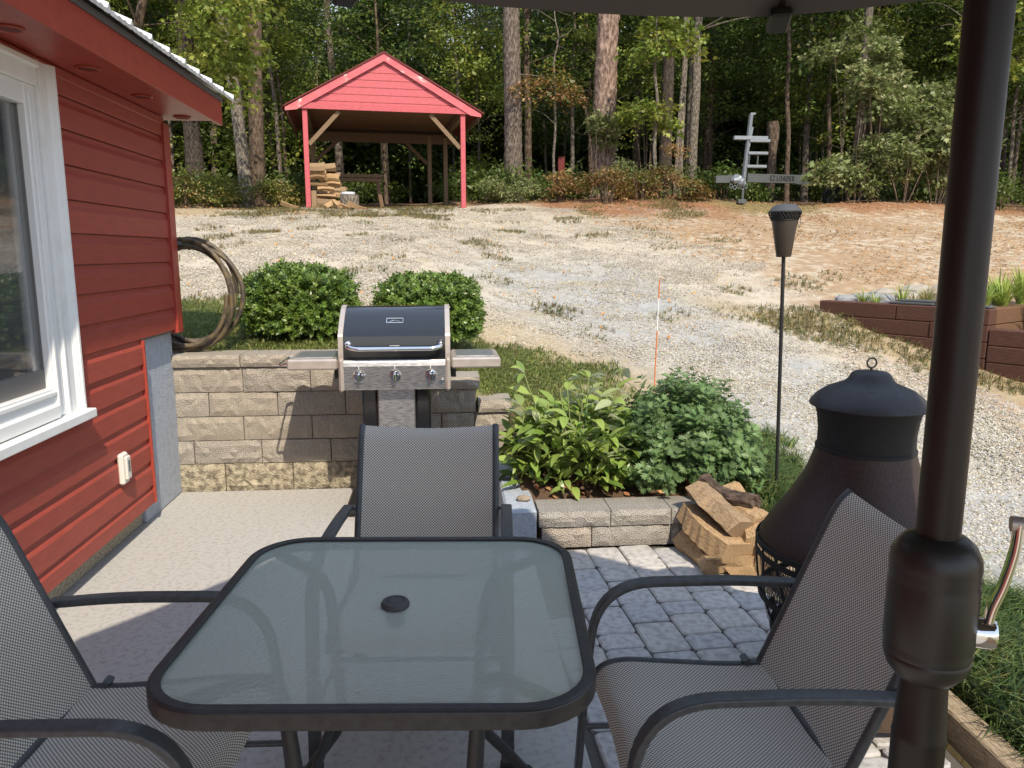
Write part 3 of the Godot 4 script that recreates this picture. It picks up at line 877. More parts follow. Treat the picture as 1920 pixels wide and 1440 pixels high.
func make_house():
	var hs := thing("house", "red lap sided house with white window and metal roof beside the patio", "house", Vector3(-1.722, 0, 0))
	# everything below is in the wall's frame: x = 0 is the back of the siding
	var b := MB.new()
	b.box(Vector3(-0.075, 1.74, -4.22), Vector3(0.14, 1.36, 1.62), 0.0)      # beside the window, to the corner
	b.box(Vector3(-0.075, 0.60, -0.72), Vector3(0.14, 0.92, 7.42), 0.0)       # below the window
	b.box(Vector3(-0.075, 1.74, 0.50), Vector3(0.14, 1.36, 5.0), 0.0)        # near side of the window
	b.box(Vector3(-0.075, 2.30, -2.705), Vector3(0.13, 0.23, 1.4), 0.0)
	b.box(Vector3(-3.2, 1.3, -5.0), Vector3(6.1, 2.45, 0.12), 0.0)
	b.box(Vector3(-3.2, 1.3, 3.05), Vector3(6.1, 2.45, 0.12), 0.0)
	b.box(Vector3(-6.2, 1.3, -1.0), Vector3(0.12, 2.45, 8.2), 0.0)
	part("wall", b.mesh(), M.room, hs)
	b = MB.new()
	b.box(Vector3(-3.2, 2.56, -1.0), Vector3(6.2, 0.08, 8.2), 0.0)
	b.box(Vector3(-3.3, 0.16, -1.0), Vector3(6.0, 0.08, 8.0), 0.0)
	part("room_lining", b.mesh(), M.room, hs)
	b = MB.new()
	b.box(Vector3(-0.13, 0.53, -4.745), Vector3(0.19, 1.06, 0.61), 0.008)
	b.box(Vector3(-3.2, 0.43, -4.98), Vector3(5.87, 0.86, 0.14), 0.0)
	part("foundation", b.mesh(), M.painted_concrete, hs)
	b = MB.new()
	b.box(Vector3(-0.12, 0.07, -0.7), Vector3(0.12, 0.14, 7.48), 0.006)
	part("footing", b.mesh(), M.footing, hs)
	# boards: bottoms of the exposed faces from the foot of the wall up
	var rows := [0.13, 0.235, 0.378, 0.511, 0.645, 0.793, 0.935, 1.078, 1.215, 1.36, 1.497, 1.641, 1.791, 1.945, 2.10, 2.245]
	for i in rows.size():
		var y: float = rows[i]
		var h: float = (rows[i + 1] if i + 1 < rows.size() else 2.36) - y
		var spans := []
		if y < 0.75: spans = [[-4.42, -2.7], [-2.697, 3.0]]
		elif y < 1.0: spans = [[-4.42, -3.655], [-1.9, 3.0]]
		else: spans = [[-4.975, -3.655], [-1.9, 3.0]]
		for q in spans:
			var o := part("siding_board", siding(q[1] - q[0], h - 0.0035), M["red_siding_%d" % (rng.randi() % 3)], hs)
			o.position = Vector3(rnd(-0.0008, 0.0008), y, (q[0] + q[1]) / 2)
	b = MB.new()
	b.box(Vector3(0.012, 1.69, -5.015), Vector3(0.05, 1.27, 0.085), 0.003)
	b.box(Vector3(-0.08, 1.69, -5.073), Vector3(0.22, 1.27, 0.026), 0.003)
	part("corner_board", b.mesh(), M.red_trim, hs)
	b = MB.new()
	b.box(Vector3(0.014, 0.60, -4.432), Vector3(0.032, 0.94, 0.02), 0.002)
	part("trim_strip", b.mesh(), M.red_trim, hs)
	b = MB.new()
	b.box(Vector3(0.019, 2.335, -1.05), Vector3(0.022, 0.045, 7.9), 0.004)
	part("frieze_board", b.mesh(), M.red_trim, hs)
	# eave
	b = MB.new()
	b.box(Vector3(0.10, 2.372, -1.06), Vector3(0.385, 0.025, 8.13), 0.0)
	var so := part("soffit", b.mesh(), M.red_trim, hs)
	var vz := -4.98
	while vz < -1.6:
		b = MB.new()
		b.lathe([Vector2(0.0, -0.002), Vector2(0.040, -0.002), Vector2(0.046, -0.006), Vector2(0.052, -0.002), Vector2(0.052, 0.002)], 24)
		var o := part("round_vent", b.mesh(), M.red_trim, so)
		o.position = Vector3(0.145, 2.3565, vz)
		b = MB.new()
		b.lathe([Vector2(0.0, -0.005), Vector2(0.036, -0.004), Vector2(0.0365, -0.0025)], 20)
		var c := part("vent_shade_disc", b.mesh(), M.vent_shade, so)  # solid disc coloured like the shaded hole of the vent
		c.position = Vector3(0.145, 2.3565, vz)
		vz += [0.36, 0.62][int(absf(vz * 10.0)) % 2]
	b = MB.new()
	b.box(Vector3(0.328, 2.405, -1.06), Vector3(0.024, 0.145, 8.14), 0.003)
	b.box(Vector3(0.10, 2.42, -5.137), Vector3(0.385, 0.11, 0.02), 0.003)
	part("fascia", b.mesh(), M.red_trim, hs)
	b = MB.new()
	b.box(Vector3(0.3455, 2.487, -1.06), Vector3(0.008, 0.03, 8.15), 0.0)
	part("drip_edge", b.mesh(), M.dark_edge, hs)
	# ribbed metal sheets, each a panel
	var rf := Node3D.new()
	rf.name = "roof"
	hs.add_child(rf)
	var pz := -5.26
	while pz < 3.0:
		var prof := []
		for k in 16:
			var t := float(k) / 15.0
			var y := 0.004 * sin(t * TAU * 4.0)
			if k == 0 or k == 15: y = 0.026
			elif k == 1 or k == 14: y = 0.002
			prof.append(Vector2(t * 0.23, y))
		b = MB.new()
		for k in 15:
			var z0: float = pz + prof[k].x
			var z1: float = pz + prof[k + 1].x
			var y0: float = prof[k].y
			var y1: float = prof[k + 1].y
			var sl := 0.42
			for th in [0.0, -0.003]:
				b.quad(Vector3(0.385, 2.515 + y0 + th, z0), Vector3(0.385, 2.515 + y1 + th, z1), Vector3(-3.3, 2.515 + y1 + 3.73 * sl + th, z1), Vector3(-3.3, 2.515 + y0 + 3.73 * sl + th, z0), Vector3.UP if th == 0.0 else Vector3.DOWN)
			b.quad(Vector3(0.385, 2.515 + y0, z0), Vector3(0.385, 2.515 + y1, z1), Vector3(0.385, 2.495 + y1 * 0.2, z1), Vector3(0.385, 2.495 + y0 * 0.2, z0), Vector3.RIGHT)
		part("roof_panel", b.mesh(), M.roof_metal, rf)
		pz += 0.23
	b = MB.new()
	b.quad(Vector3(-3.3, 4.08, -5.3), Vector3(-3.3, 4.08, 3.2), Vector3(-6.6, 2.4, 3.2), Vector3(-6.6, 2.4, -5.3), Vector3(-1, 1, 0))
	part("roof_back", b.mesh(), M.roof_metal, rf)
	b = MB.new()
	b.prism(PackedVector2Array([Vector2(0.3, 2.44), Vector2(-3.3, 3.98), Vector2(-6.5, 2.44)]), 0.05)
	for q in [-5.0, 3.0]:
		var o := part("gable_end", b.mesh(), M.red_trim, hs)
		o.position.z = q
	# window
	var wn := Node3D.new()
	wn.name = "window"
	hs.add_child(wn)
	var z0 := -3.652
	var z1 := -1.9
	for q in [[z0, 1], [z1, -1]]:
		b = MB.new()
		var pr := PackedVector2Array([Vector2(0, 0), Vector2(0, 0.046), Vector2(0.008, 0.052), Vector2(0.022, 0.052), Vector2(0.03, 0.044), Vector2(0.038, 0.046), Vector2(0.048, 0.038), Vector2(0.056, 0.032), Vector2(0.115, 0.032), Vector2(0.122, 0.038), Vector2(0.134, 0.038), Vector2(0.14, 0.028), Vector2(0.15, 0.0)])
		b.prism(pr, 1.50)
		var o := part("casing", b.mesh(), M.white_paint, wn)
		o.transform = Transform3D(Basis(Vector3(0, 0, q[1]), Vector3(1, 0, 0), Vector3(0, 1, 0) * (1 if q[1] == 1 else -1)), Vector3(0, 1.59, q[0]))
	b = MB.new()
	b.box(Vector3(0.02, 2.285, (z0 + z1) / 2), Vector3(0.042, 0.105, z1 - z0 - 0.302), 0.004)
	b.box(Vector3(0.032, 2.318, (z0 + z1) / 2), Vector3(0.05, 0.03, z1 - z0 - 0.302), 0.006)
	part("head_casing", b.mesh(), M.white_paint, wn)
	b = MB.new()
	b.box(Vector3(0.035, 0.820, (z0 + z1) / 2), Vector3(0.10, 0.042, z1 - z0 + 0.03), 0.004)
	part("sill", b.mesh(), M.white_paint, wn)
	b = MB.new()
	for q in [[z0 + 0.15, z0 + 0.235], [z1 - 0.235, z1 - 0.15]]:
		b.box(Vector3(0.0, 1.54, (q[0] + q[1]) / 2), Vector3(0.05, 1.39, q[1] - q[0]), 0.004)
		b.box(Vector3(0.022, 1.54, (q[0] + q[1]) / 2 + (0.02 if q[0] < -2.5 else -0.02)), Vector3(0.03, 1.33, 0.018), 0.003)
	b.box(Vector3(0.0, 2.19, (z0 + z1) / 2), Vector3(0.048, 0.085, z1 - z0 - 0.47), 0.004)
	b.box(Vector3(0.0, 0.91, (z0 + z1) / 2), Vector3(0.048, 0.135, z1 - z0 - 0.47), 0.004)
	b.box(Vector3(0.027, 0.875, (z0 + z1) / 2), Vector3(0.03, 0.06, z1 - z0 - 0.44), 0.006)
	b.box(Vector3(0.024, 0.955, (z0 + z1) / 2), Vector3(0.02, 0.02, z1 - z0 - 0.44), 0.004)
	part("frame", b.mesh(), M.vinyl, wn)
	b = MB.new()
	for y in [1.57, 1.30]: b.box(Vector3(-0.045, y, (z0 + z1) / 2), Vector3(0.02, 0.022, z1 - z0 - 0.48), 0.003)
	b.box(Vector3(-0.045, 1.56, -3.36), Vector3(0.05, 1.2, 0.06), 0.003)
	part("inner_sash", b.mesh(), M.grey_sash, wn)
	b = MB.new()
	b.box(Vector3(-0.012, 1.56, (z0 + z1) / 2), Vector3(0.004, 1.19, z1 - z0 - 0.466), 0.0)
	part("pane", b.mesh(), M.window_glass, wn)
	b = MB.new()
	b.quad(Vector3(-0.028, 0.97, z0 + 0.23), Vector3(-0.028, 0.97, z1 - 0.23), Vector3(-0.028, 2.16, z1 - 0.23), Vector3(-0.028, 2.16, z0 + 0.23), Vector3.RIGHT)
	part("insect_screen", b.mesh(), M.screen_grey, wn)
	# curtain hanging behind the window
	b = MB.new()
	var pts := []
	for k in 41: pts.append(Vector3(0.018 * sin(k * 1.3), 0, -0.5 + 0.025 * k))
	for k in 40:
		var d: Vector3 = pts[k + 1] - pts[k]
		var nn := Vector3(d.z, 0, -d.x).normalized()
		b.quad(pts[k], pts[k + 1], pts[k + 1] + Vector3.UP * 1.3, pts[k] + Vector3.UP * 1.3, nn)
	solo("curtain", b.mesh(), M.curtain, "pale curtain hanging inside behind the house window", "curtain", "", Vector3(-2.6, 0.9, -2.05))
	# small weatherproof box on the siding
	var ob := thing("wall_box", "small cream plastic box with grey window mounted low on red siding", "wall box", Vector3(-1.70, 0.375, -4.015))
	b = MB.new()
	b.box(Vector3(0.012, 0.075, 0), Vector3(0.03, 0.165, 0.078), 0.010)
	part("housing", b.mesh(), M.white_plastic, ob)
	b = MB.new()
	b.box(Vector3(0.033, 0.078, -0.004), Vector3(0.016, 0.125, 0.056), 0.007)
	var ld := part("lid", b.mesh(), M.white_plastic, ob)
	b = MB.new()
	b.box(Vector3(0.0415, 0.088, -0.004), Vector3(0.003, 0.06, 0.022), 0.001)
	part("display", b.mesh(), M.grey_display, ld)
	# coiled hose hung on the end wall
	b = MB.new()
	var hp := []
	var turns := 5
	for k in turns * 36 + 1:
		var t := TAU * k / 36.0
		var w := float(k) / 36.0
		var ra := 0.285 + 0.028 * sin(w * 2.1) + 0.012 * sin(t * 2.0 + w)
		var rb := 0.335 + 0.03 * cos(w * 1.7)
		hp.append(Vector3(cos(t) * ra + 0.02 * sin(w * 1.3), sin(t) * rb, 0.026 * w - 0.065 + 0.02 * sin(t * 1.0 + w * 2.0)))
	var hose := thing("garden_hose", "coiled weathered brown hose hanging on the end of the red house", "hose", Vector3(-1.69, 1.28, -5.24), 0.0)
	b.tube(hp, 0.0165, 8)
	part("coil", b.mesh(), M.hose_rubber, hose)
	b = MB.new()
	b.tube(curve([Vector3(-0.12, -0.33, -0.06), Vector3(-0.02, -0.30, 0.03), Vector3(0.05, -0.33, 0.02), Vector3(-0.10, -0.375, 0.06), Vector3(-0.3, -0.40, 0.02)], 6), 0.0165, 8)
	part("tail", b.mesh(), M.hose_rubber, hose)
	b = MB.new()
	b.tube([Vector3(-0.02, 0.33, 0.12), Vector3(-0.02, 0.33, -0.1), Vector3(-0.02, 0.30, -0.13)], 0.014, 8)
	part("hook", b.mesh(), M.dark_edge, hose)

# ---------------------------------------------------------------- patio furniture
func make_table():
	var t := thing("patio_table", "square patio table with rippled frosted glass top and dark metal rim", "table", Vector3(-0.137, 0, -1.768), deg_to_rad(-4.3))
	var b := MB.new()
	var out := rr(0.895, 0.885, 0.15, 8)
	var path := []
	for p in out: path.append(Vector3(p.x, 0.692, p.y))
	b.sweep(path, rr(0.012, 0.040, 0.005, 2), [], Vector3.ZERO, false, true)
	part("rim", b.mesh(), M.table_frame, t)
	b = MB.new()
	var lip := []
	for p in rr(0.875, 0.865, 0.14, 8): lip.append(Vector3(p.x, 0.711, p.y))
	b.sweep(lip, rr(0.022, 0.007, 0.003, 2), [], Vector3.ZERO, false, true)
	part("rim_lip", b.mesh(), M.table_frame, t)
	b = MB.new()
	var g := rr(0.865, 0.855, 0.137, 8)
	for i in g.size():
		var a := g[i]
		var d := g[(i + 1) % g.size()]
		b.ftri(Vector3(0, 0.706, 0), Vector3(a.x, 0.706, a.y), Vector3(d.x, 0.706, d.y), Vector3.UP)
	part("glass_top", b.mesh(), M.glass_top, t)
	b = MB.new()
	b.lathe([Vector2(0, 0.7215), Vector2(0.018, 0.7215), Vector2(0.0205, 0.7195), Vector2(0.023, 0.7215), Vector2(0.031, 0.720), Vector2(0.0345, 0.714), Vector2(0.0345, 0.7075), Vector2(0.025, 0.7075), Vector2(0.022, 0.66), Vector2(0, 0.66)], 32)
	part("umbrella_hole_plug", b.mesh(), M.plug, t)
	for sx in [-1, 1]:
		for sz in [-1, 1]:
			b = MB.new()
			var pts := fillet([Vector3(0.395 * sx, 0.680, 0.39 * sz), Vector3(0.215 * sx, 0.675, 0.235 * sz), Vector3(0.195 * sx, 0.42, 0.215 * sz), Vector3(0.185 * sx, 0.26, 0.205 * sz), Vector3(0.28 * sx, 0.10, 0.29 * sz), Vector3(0.33 * sx, 0.012, 0.33 * sz)], 0.09, 6)
			b.tube(pts, 0.0155, 12)
			var l := part("leg", b.mesh(), M.table_frame, t)
			b = MB.new()
			b.lathe([Vector2(0, 0.03), Vector2(0.014, 0.03), Vector2(0.022, 0.02), Vector2(0.022, 0.0), Vector2(0, 0.0)], 16)
			var f := part("foot", b.mesh(), M.black_plastic, l)
			f.position = Vector3(0.33 * sx, 0, 0.33 * sz)
	b = MB.new()
	var ring := []
	for p in rr(0.40, 0.44, 0.05, 4): ring.append(Vector3(p.x, 0.30, p.y))
	b.tube(ring, 0.013, 10, [], false, true)
	part("brace", b.mesh(), M.table_frame, t)

func sling_sheet(line: Array, w: float, sag: float) -> ArrayMesh:
	# fabric between two rails along a side profile, sagging in the middle
	var b := MB.new()
	var nx := 10
	var pts := []
	var run := 0.0
	for i in line.size():
		var p: Vector3 = line[i]
		var a: Vector3 = line[maxi(i - 1, 0)]
		var c: Vector3 = line[mini(i + 1, line.size() - 1)]
		var t := (c - a).normalized()
		var nn := Vector3(0, t.z, -t.y)
		if i > 0: run += p.distance_to(line[i - 1])
		var row := []
		for k in nx + 1:
			var u := float(k) / nx * 2.0 - 1.0
			row.append([p + Vector3(u * w / 2, 0, 0) - nn * sag * (1.0 - u * u), (nn + Vector3(-u * 0.25 * sag / 0.02, 0, 0)).normalized(), Vector2((u + 1.0) * w / 2, run)])
		pts.append(row)
	for i in line.size() - 1:
		for k in nx:
			var q := [pts[i][k], pts[i][k + 1], pts[i + 1][k + 1], pts[i + 1][k]]
			b.squad(q[0][0], q[1][0], q[2][0], q[3][0], q[0][1], q[1][1], q[2][1], q[3][1], q[0][2], q[1][2], q[2][2], q[3][2])
	return b.mesh()

func make_chair(label: String, at: Vector3, turn: float) -> Node3D:
	var t := thing("patio_chair", label, "chair", at, turn, "sling chairs around the glass table")
	var hw := 0.252
	# side rails: back and seat
	var back := curve([Vector3(0, 0.905, -0.455), Vector3(0, 0.86, -0.418), Vector3(0, 0.72, -0.358), Vector3(0, 0.56, -0.292), Vector3(0, 0.40, -0.225)], 5)
	var seat := curve([Vector3(0, 0.405, -0.255), Vector3(0, 0.405, -0.12), Vector3(0, 0.418, 0.06), Vector3(0, 0.425, 0.165), Vector3(0, 0.408, 0.225), Vector3(0, 0.365, 0.255)], 5)
	for s in [-1, 1]:
		var b := MB.new()
		var pts := []
		for p in back: pts.append(p + Vector3(hw * s, 0, 0))
		pts.append(Vector3(hw * s, 0.385, -0.218))
		b.tube(pts, 0.0125, 10)
		part("back_rail", b.mesh(), M.chair_frame, t)
		b = MB.new()
		pts = []
		for p in seat: pts.append(p + Vector3((hw - 0.004) * s, -0.006, 0))
		b.tube(pts, 0.0125, 10)
		part("seat_rail", b.mesh(), M.chair_frame, t)
		# arm that bends down into the front leg
		b = MB.new()
		var arm := fillet([Vector3(0.292 * s, 0.622, -0.335), Vector3(0.292 * s, 0.636, -0.15), Vector3(0.292 * s, 0.634, 0.235), Vector3(0.292 * s, 0.30, 0.268), Vector3(0.292 * s, 0.015, 0.285)], 0.20, 9)
		b.sweep(arm, rr(0.040, 0.020, 0.006, 3), [], Vector3(1, 0, 0))
		part("arm", b.mesh(), M.chair_frame, t)
		b = MB.new()
		b.tube([Vector3(hw * s, 0.622, -0.318), Vector3(0.285 * s, 0.622, -0.322)], 0.006, 8)
		part("arm_bolt", b.mesh(), M.chair_frame, t)
		b = MB.new()
		b.sweep(fillet([Vector3(hw * s, 0.42, -0.18), Vector3(0.262 * s, 0.22, -0.27), Vector3(0.275 * s, 0.015, -0.375)], 0.1, 4), rr(0.034, 0.020, 0.006, 3), [], Vector3(1, 0, 0))
		part("rear_leg", b.mesh(), M.chair_frame, t)
		for q in [[0.292, 0.285], [0.275, -0.375]]:
			b = MB.new()
			b.box(Vector3(q[0] * s, 0.011, q[1]), Vector3(0.046, 0.022, 0.028), 0.005)
			part("foot", b.mesh(), M.black_plastic, t)
		b = MB.new()
		b.tube([Vector3(0.283 * s, 0.20, 0.275), Vector3(0.268 * s, 0.205, -0.275)], 0.009, 8)
		part("side_stretcher", b.mesh(), M.chair_frame, t)
	for q in [[0.388, -0.245, 0.0125], [0.372, 0.20, 0.011], [0.20, 0.0, 0.009]]:
		var b := MB.new()
		b.tube([Vector3(-hw - 0.015, q[0], q[1]), Vector3(hw + 0.015, q[0], q[1])], q[2], 10)
		part("cross_bar", b.mesh(), M.chair_frame, t)
	var bl := []
	for p in back: bl.append(p + Vector3(0, 0.002, 0.004))
	part("back_sling", sling_sheet(bl, hw * 2 - 0.012, 0.022), M.sling, t)
	part("seat_sling", sling_sheet(seat, hw * 2 - 0.012, 0.018), M.sling, t)
	return t

func make_umbrella():
	var u := thing("patio_umbrella", "large patio umbrella with bronze crank pole and grey canopy overhead", "umbrella", Vector3(0.487, 0, -0.698))
	var b := MB.new()
	b.lathe([Vector2(0, 0.0), Vector2(0.23, 0.0), Vector2(0.235, 0.02), Vector2(0.21, 0.05), Vector2(0.10, 0.075), Vector2(0.05, 0.09), Vector2(0.036, 0.12), Vector2(0.034, 0.42), Vector2(0.0, 0.42)], 40)
	part("base", b.mesh(), M.bronze_plastic, u)
	b = MB.new()
	b.lathe([Vector2(0.0, 0.30), Vector2(0.026, 0.30), Vector2(0.026, 1.05), Vector2(0.0265, 1.052), Vector2(0.0255, 1.056), Vector2(0.0235, 1.10), Vector2(0.0215, 1.15), Vector2(0.0205, 1.26), Vector2(0.0205, 2.68), Vector2(0, 2.68)], 36)
	part("pole", b.mesh(), M.bronze, u)
	b = MB.new()
	b.lathe([Vector2(0.0225, 1.116), Vector2(0.029, 1.120), Vector2(0.037, 1.130), Vector2(0.0405, 1.140), Vector2(0.0412, 1.1435), Vector2(0.0402, 1.146), Vector2(0.0418, 1.150), Vector2(0.0408, 1.154), Vector2(0.0425, 1.160), Vector2(0.0425, 1.222), Vector2(0.0412, 1.227), Vector2(0.0425, 1.232), Vector2(0.0415, 1.236), Vector2(0.0425, 1.241), Vector2(0.0412, 1.252), Vector2(0.036, 1.263), Vector2(0.029, 1.2695), Vector2(0.0207, 1.272)], 40)
	var hb := part("crank_housing", b.mesh(), M.bronze_plastic, u)
	# crank on the side away from the table
	var dir := Vector3(0.90, 0, 0.44).normalized()
	var side := dir.cross(Vector3.UP)
	b = MB.new()
	b.tf = Transform3D(Basis(side, dir, dir.cross(side) * -1.0), Vector3(0, 1.175, 0))
	b.lathe([Vector2(0.0, 0.036), Vector2(0.0145, 0.036), Vector2(0.0155, 0.042), Vector2(0.0155, 0.055), Vector2(0.013, 0.059), Vector2(0.0, 0.059)], 24)
	var ck := part("crank_hub", b.mesh(), M.chrome, hb)
	b = MB.new()
	var p0 := Vector3(0, 1.175, 0) + dir * 0.051
	b.sweep(curve([p0, p0 + Vector3(0, 0.025, 0) + dir * 0.002, p0 + Vector3(0, 0.055, 0) + dir * 0.010, p0 + Vector3(0, 0.090, 0) + dir * 0.016, p0 + Vector3(0, 0.118, 0) + dir * 0.017], 5), rr(0.016, 0.008, 0.003, 2), [], side)
	part("crank_arm", b.mesh(), M.chrome, hb)
	b = MB.new()
	b.tube([p0 + Vector3(0, 0.116, 0) + dir * 0.010, p0 + Vector3(0, 0.116, 0) + dir * 0.078], 0.008, 12)
	part("crank_grip", b.mesh(), M.cast_trim, hb)
	# canopy: eight panels, ribs and rib pockets
	var top := Vector3(0, 2.66, 0)
	var tips := []
	for k in 8:
		var a := deg_to_rad(15.8) + TAU * k / 8.0
		tips.append(Vector3(sin(a) * 1.49, 2.175, -cos(a) * 1.49))
	for k in 8:
		b = MB.new()
		var A: Vector3 = tips[k]
		var B: Vector3 = tips[(k + 1) % 8]
		var n := 6
		for i in n:
			for j in 6:
				var q := []
				for e in [[i, j], [i + 1, j], [i + 1, j + 1], [i, j + 1]]:
					var r := float(e[0]) / n
					var w := float(e[1]) / 6.0
					var p := top.lerp(A.lerp(B, w), r)
					p.y += -0.022 * r * 4.0 * w * (1.0 - w) + 0.05 * sin(PI * r)
					q.append(p)
				b.quad(q[0], q[1], q[2], q[3], Vector3.UP)
		part("canopy_panel", b.mesh(), M.canopy, u)
		b = MB.new()
		var rib := []
		for i in 9:
			var r := float(i) / 8.0
			rib.append(top.lerp(A, r) + Vector3(0, 0.05 * sin(PI * r) - 0.018 - 0.01 * (1.0 - r), 0))
		b.sweep(rib, rr(0.018, 0.010, 0.003, 2))
		part("rib", b.mesh(), M.bronze, u)
		b = MB.new()
		b.tube([top.lerp(A, 0.5) + Vector3(0, 0.02, 0), Vector3(0, 2.1, 0)], 0.006, 8)
		part("strut", b.mesh(), M.bronze, u)
		b = MB.new()
		var o := Vector3(A.x, 0, A.z).normalized()
		var sd := o.cross(Vector3.UP)
		b.bar(A - o * 0.075 + Vector3(0, -0.006, 0), A + o * 0.012 + Vector3(0, -0.030, 0), 0.055, 0.028, 0.006)
		var pk := part("rib_pocket", b.mesh(), M.black_plastic, u)
	b = MB.new()
	b.lathe([Vector2(0.0207, 2.06), Vector2(0.04, 2.07), Vector2(0.045, 2.1), Vector2(0.04, 2.13), Vector2(0.0207, 2.14)], 24)
	part("runner", b.mesh(), M.bronze_plastic, u)
	b = MB.new()
	b.lathe([Vector2(0.0, 2.74), Vector2(0.012, 2.73), Vector2(0.02, 2.70), Vector2(0.012, 2.685), Vector2(0.035, 2.67)], 20)
	part("finial", b.mesh(), M.bronze_plastic, u)

func make_chiminea():
	var c := thing("chiminea", "black steel chiminea fire pot with mesh bowl and domed lid", "chiminea", Vector3(1.405, 0, -2.43))
	var b := MB.new()
	b.lathe([Vector2(0.0, 0.035), Vector2(0.27, 0.03), Vector2(0.30, 0.045), Vector2(0.31, 0.05), Vector2(0.305, 0.04), Vector2(0.27, 0.022), Vector2(0, 0.025)], 40)
	part("ash_tray", b.mesh(), M.rust_tray, c)
	for k in 4:
		var a := TAU * (k + 0.5) / 4.0
		var d := Vector3(cos(a), 0, sin(a))
		b = MB.new()
		b.sweep(curve([d * 0.30, d * 0.26 + Vector3(0, 0.08, 0), d * 0.25 + Vector3(0, 0.17, 0), d * 0.29 + Vector3(0, 0.27, 0)], 4), rr(0.03, 0.012, 0.004, 2), [], d.cross(Vector3.UP))
		part("leg", b.mesh(), M.soot, c)
	b = MB.new()
	b.lathe([Vector2(0.0, 0.13), Vector2(0.16, 0.13), Vector2(0.235, 0.17), Vector2(0.262, 0.21), Vector2(0.268, 0.225), Vector2(0.255, 0.225), Vector2(0.23, 0.185), Vector2(0.15, 0.145), Vector2(0, 0.145)], 40)
	part("fire_bowl", b.mesh(), M.soot, c)
	for y in [[0.225, 0.27], [0.36, 0.318], [0.52, 0.335], [0.555, 0.335]]:
		b = MB.new()
		var ring := []
		for k in 48: ring.append(Vector3(cos(TAU * k / 48) * y[1], y[0], sin(TAU * k / 48) * y[1]))
		b.sweep(ring, rr(0.006, 0.022, 0.002, 2), [], Vector3.ZERO, false, true)
		part("hoop", b.mesh(), M.soot, c)
	for k in 12:
		var a := TAU * k / 12.0
		var d := Vector3(cos(a), 0, sin(a))
		b = MB.new()
		b.sweep(curve([d * 0.268 + Vector3(0, 0.22, 0), d * 0.318 + Vector3(0, 0.36, 0), d * 0.333 + Vector3(0, 0.47, 0), d * 0.338 + Vector3(0, 0.555, 0)], 4), rr(0.020 if k % 2 else 0.014, 0.005, 0.002, 2), [], d.cross(Vector3.UP))
		part("upright", b.mesh(), M.soot, c)
	# expanded mesh screen between the uprights
	b = MB.new()
	var seg := 120
	for k in seg:
		for w in [-1.0, 1.0]:
			for i in 13:
				var y0 := 0.235 + 0.022 * i
				if y0 > 0.50: continue
				var a0: float = TAU * k / seg + w * 0.0262 * (i % 2)
				var a1: float = TAU * k / seg + w * 0.0262 * ((i + 1) % 2)
				var r0 := 0.262 + 0.062 * sqrt((y0 - 0.22) / 0.3)
				var r1 := 0.262 + 0.062 * sqrt((y0 + 0.022 - 0.22) / 0.3)
				var A := Vector3(cos(a0) * r0, y0, sin(a0) * r0)
				var B := Vector3(cos(a1) * r1, y0 + 0.022, sin(a1) * r1)
				var s := Vector3(-sin(a0), 0, cos(a0)) * 0.0019
				b.quad(A - s, A + s, B + s, B - s, Vector3(cos(a0), 0, sin(a0)))
	part("mesh_screen", b.mesh(), M.soot, c)
	b = MB.new()
	b.lathe([Vector2(0.33, 0.555), Vector2(0.325, 0.575), Vector2(0.312, 0.60), Vector2(0.275, 0.66), Vector2(0.228, 0.73), Vector2(0.185, 0.81), Vector2(0.160, 0.885), Vector2(0.156, 0.90), Vector2(0.1545, 0.905), Vector2(0.151, 0.90), Vector2(0.18, 0.805), Vector2(0.30, 0.60), Vector2(0.32, 0.555)], 64)
	part("cone", b.mesh(), M.fire_steel, c)
	b = MB.new()
	b.lathe([Vector2(0.154, 0.892), Vector2(0.160, 0.895), Vector2(0.160, 0.905), Vector2(0.154, 0.908), Vector2(0.154, 0.96), Vector2(0.160, 1.01), Vector2(0.172, 1.052), Vector2(0.168, 1.052), Vector2(0.155, 0.99), Vector2(0.15, 0.90)], 64)
	part("neck", b.mesh(), M.soot, c)
	b = MB.new()
	b.lathe([Vector2(0.172, 1.048), Vector2(0.186, 1.044), Vector2(0.188, 1.048), Vector2(0.184, 1.058), Vector2(0.165, 1.080), Vector2(0.135, 1.102), Vector2(0.10, 1.117), Vector2(0.082, 1.124), Vector2(0.070, 1.136), Vector2(0.062, 1.152), Vector2(0.052, 1.160), Vector2(0.03, 1.164), Vector2(0.0, 1.165)], 64)
	var lid := part("lid", b.mesh(), M.fire_steel_lid, c)
	b = MB.new()
	var ring2 := []
	for k in 24: ring2.append(Vector3(cos(TAU * k / 24) * 0.0165, 1.19 + sin(TAU * k / 24) * 0.0165, 0))
	b.tube(ring2, 0.003, 8, [], false, true)
	b.tube([Vector3(0, 1.163, 0), Vector3(0, 1.175, 0)], 0.0045, 8)
	part("ring_handle", b.mesh(), M.soot, lid)

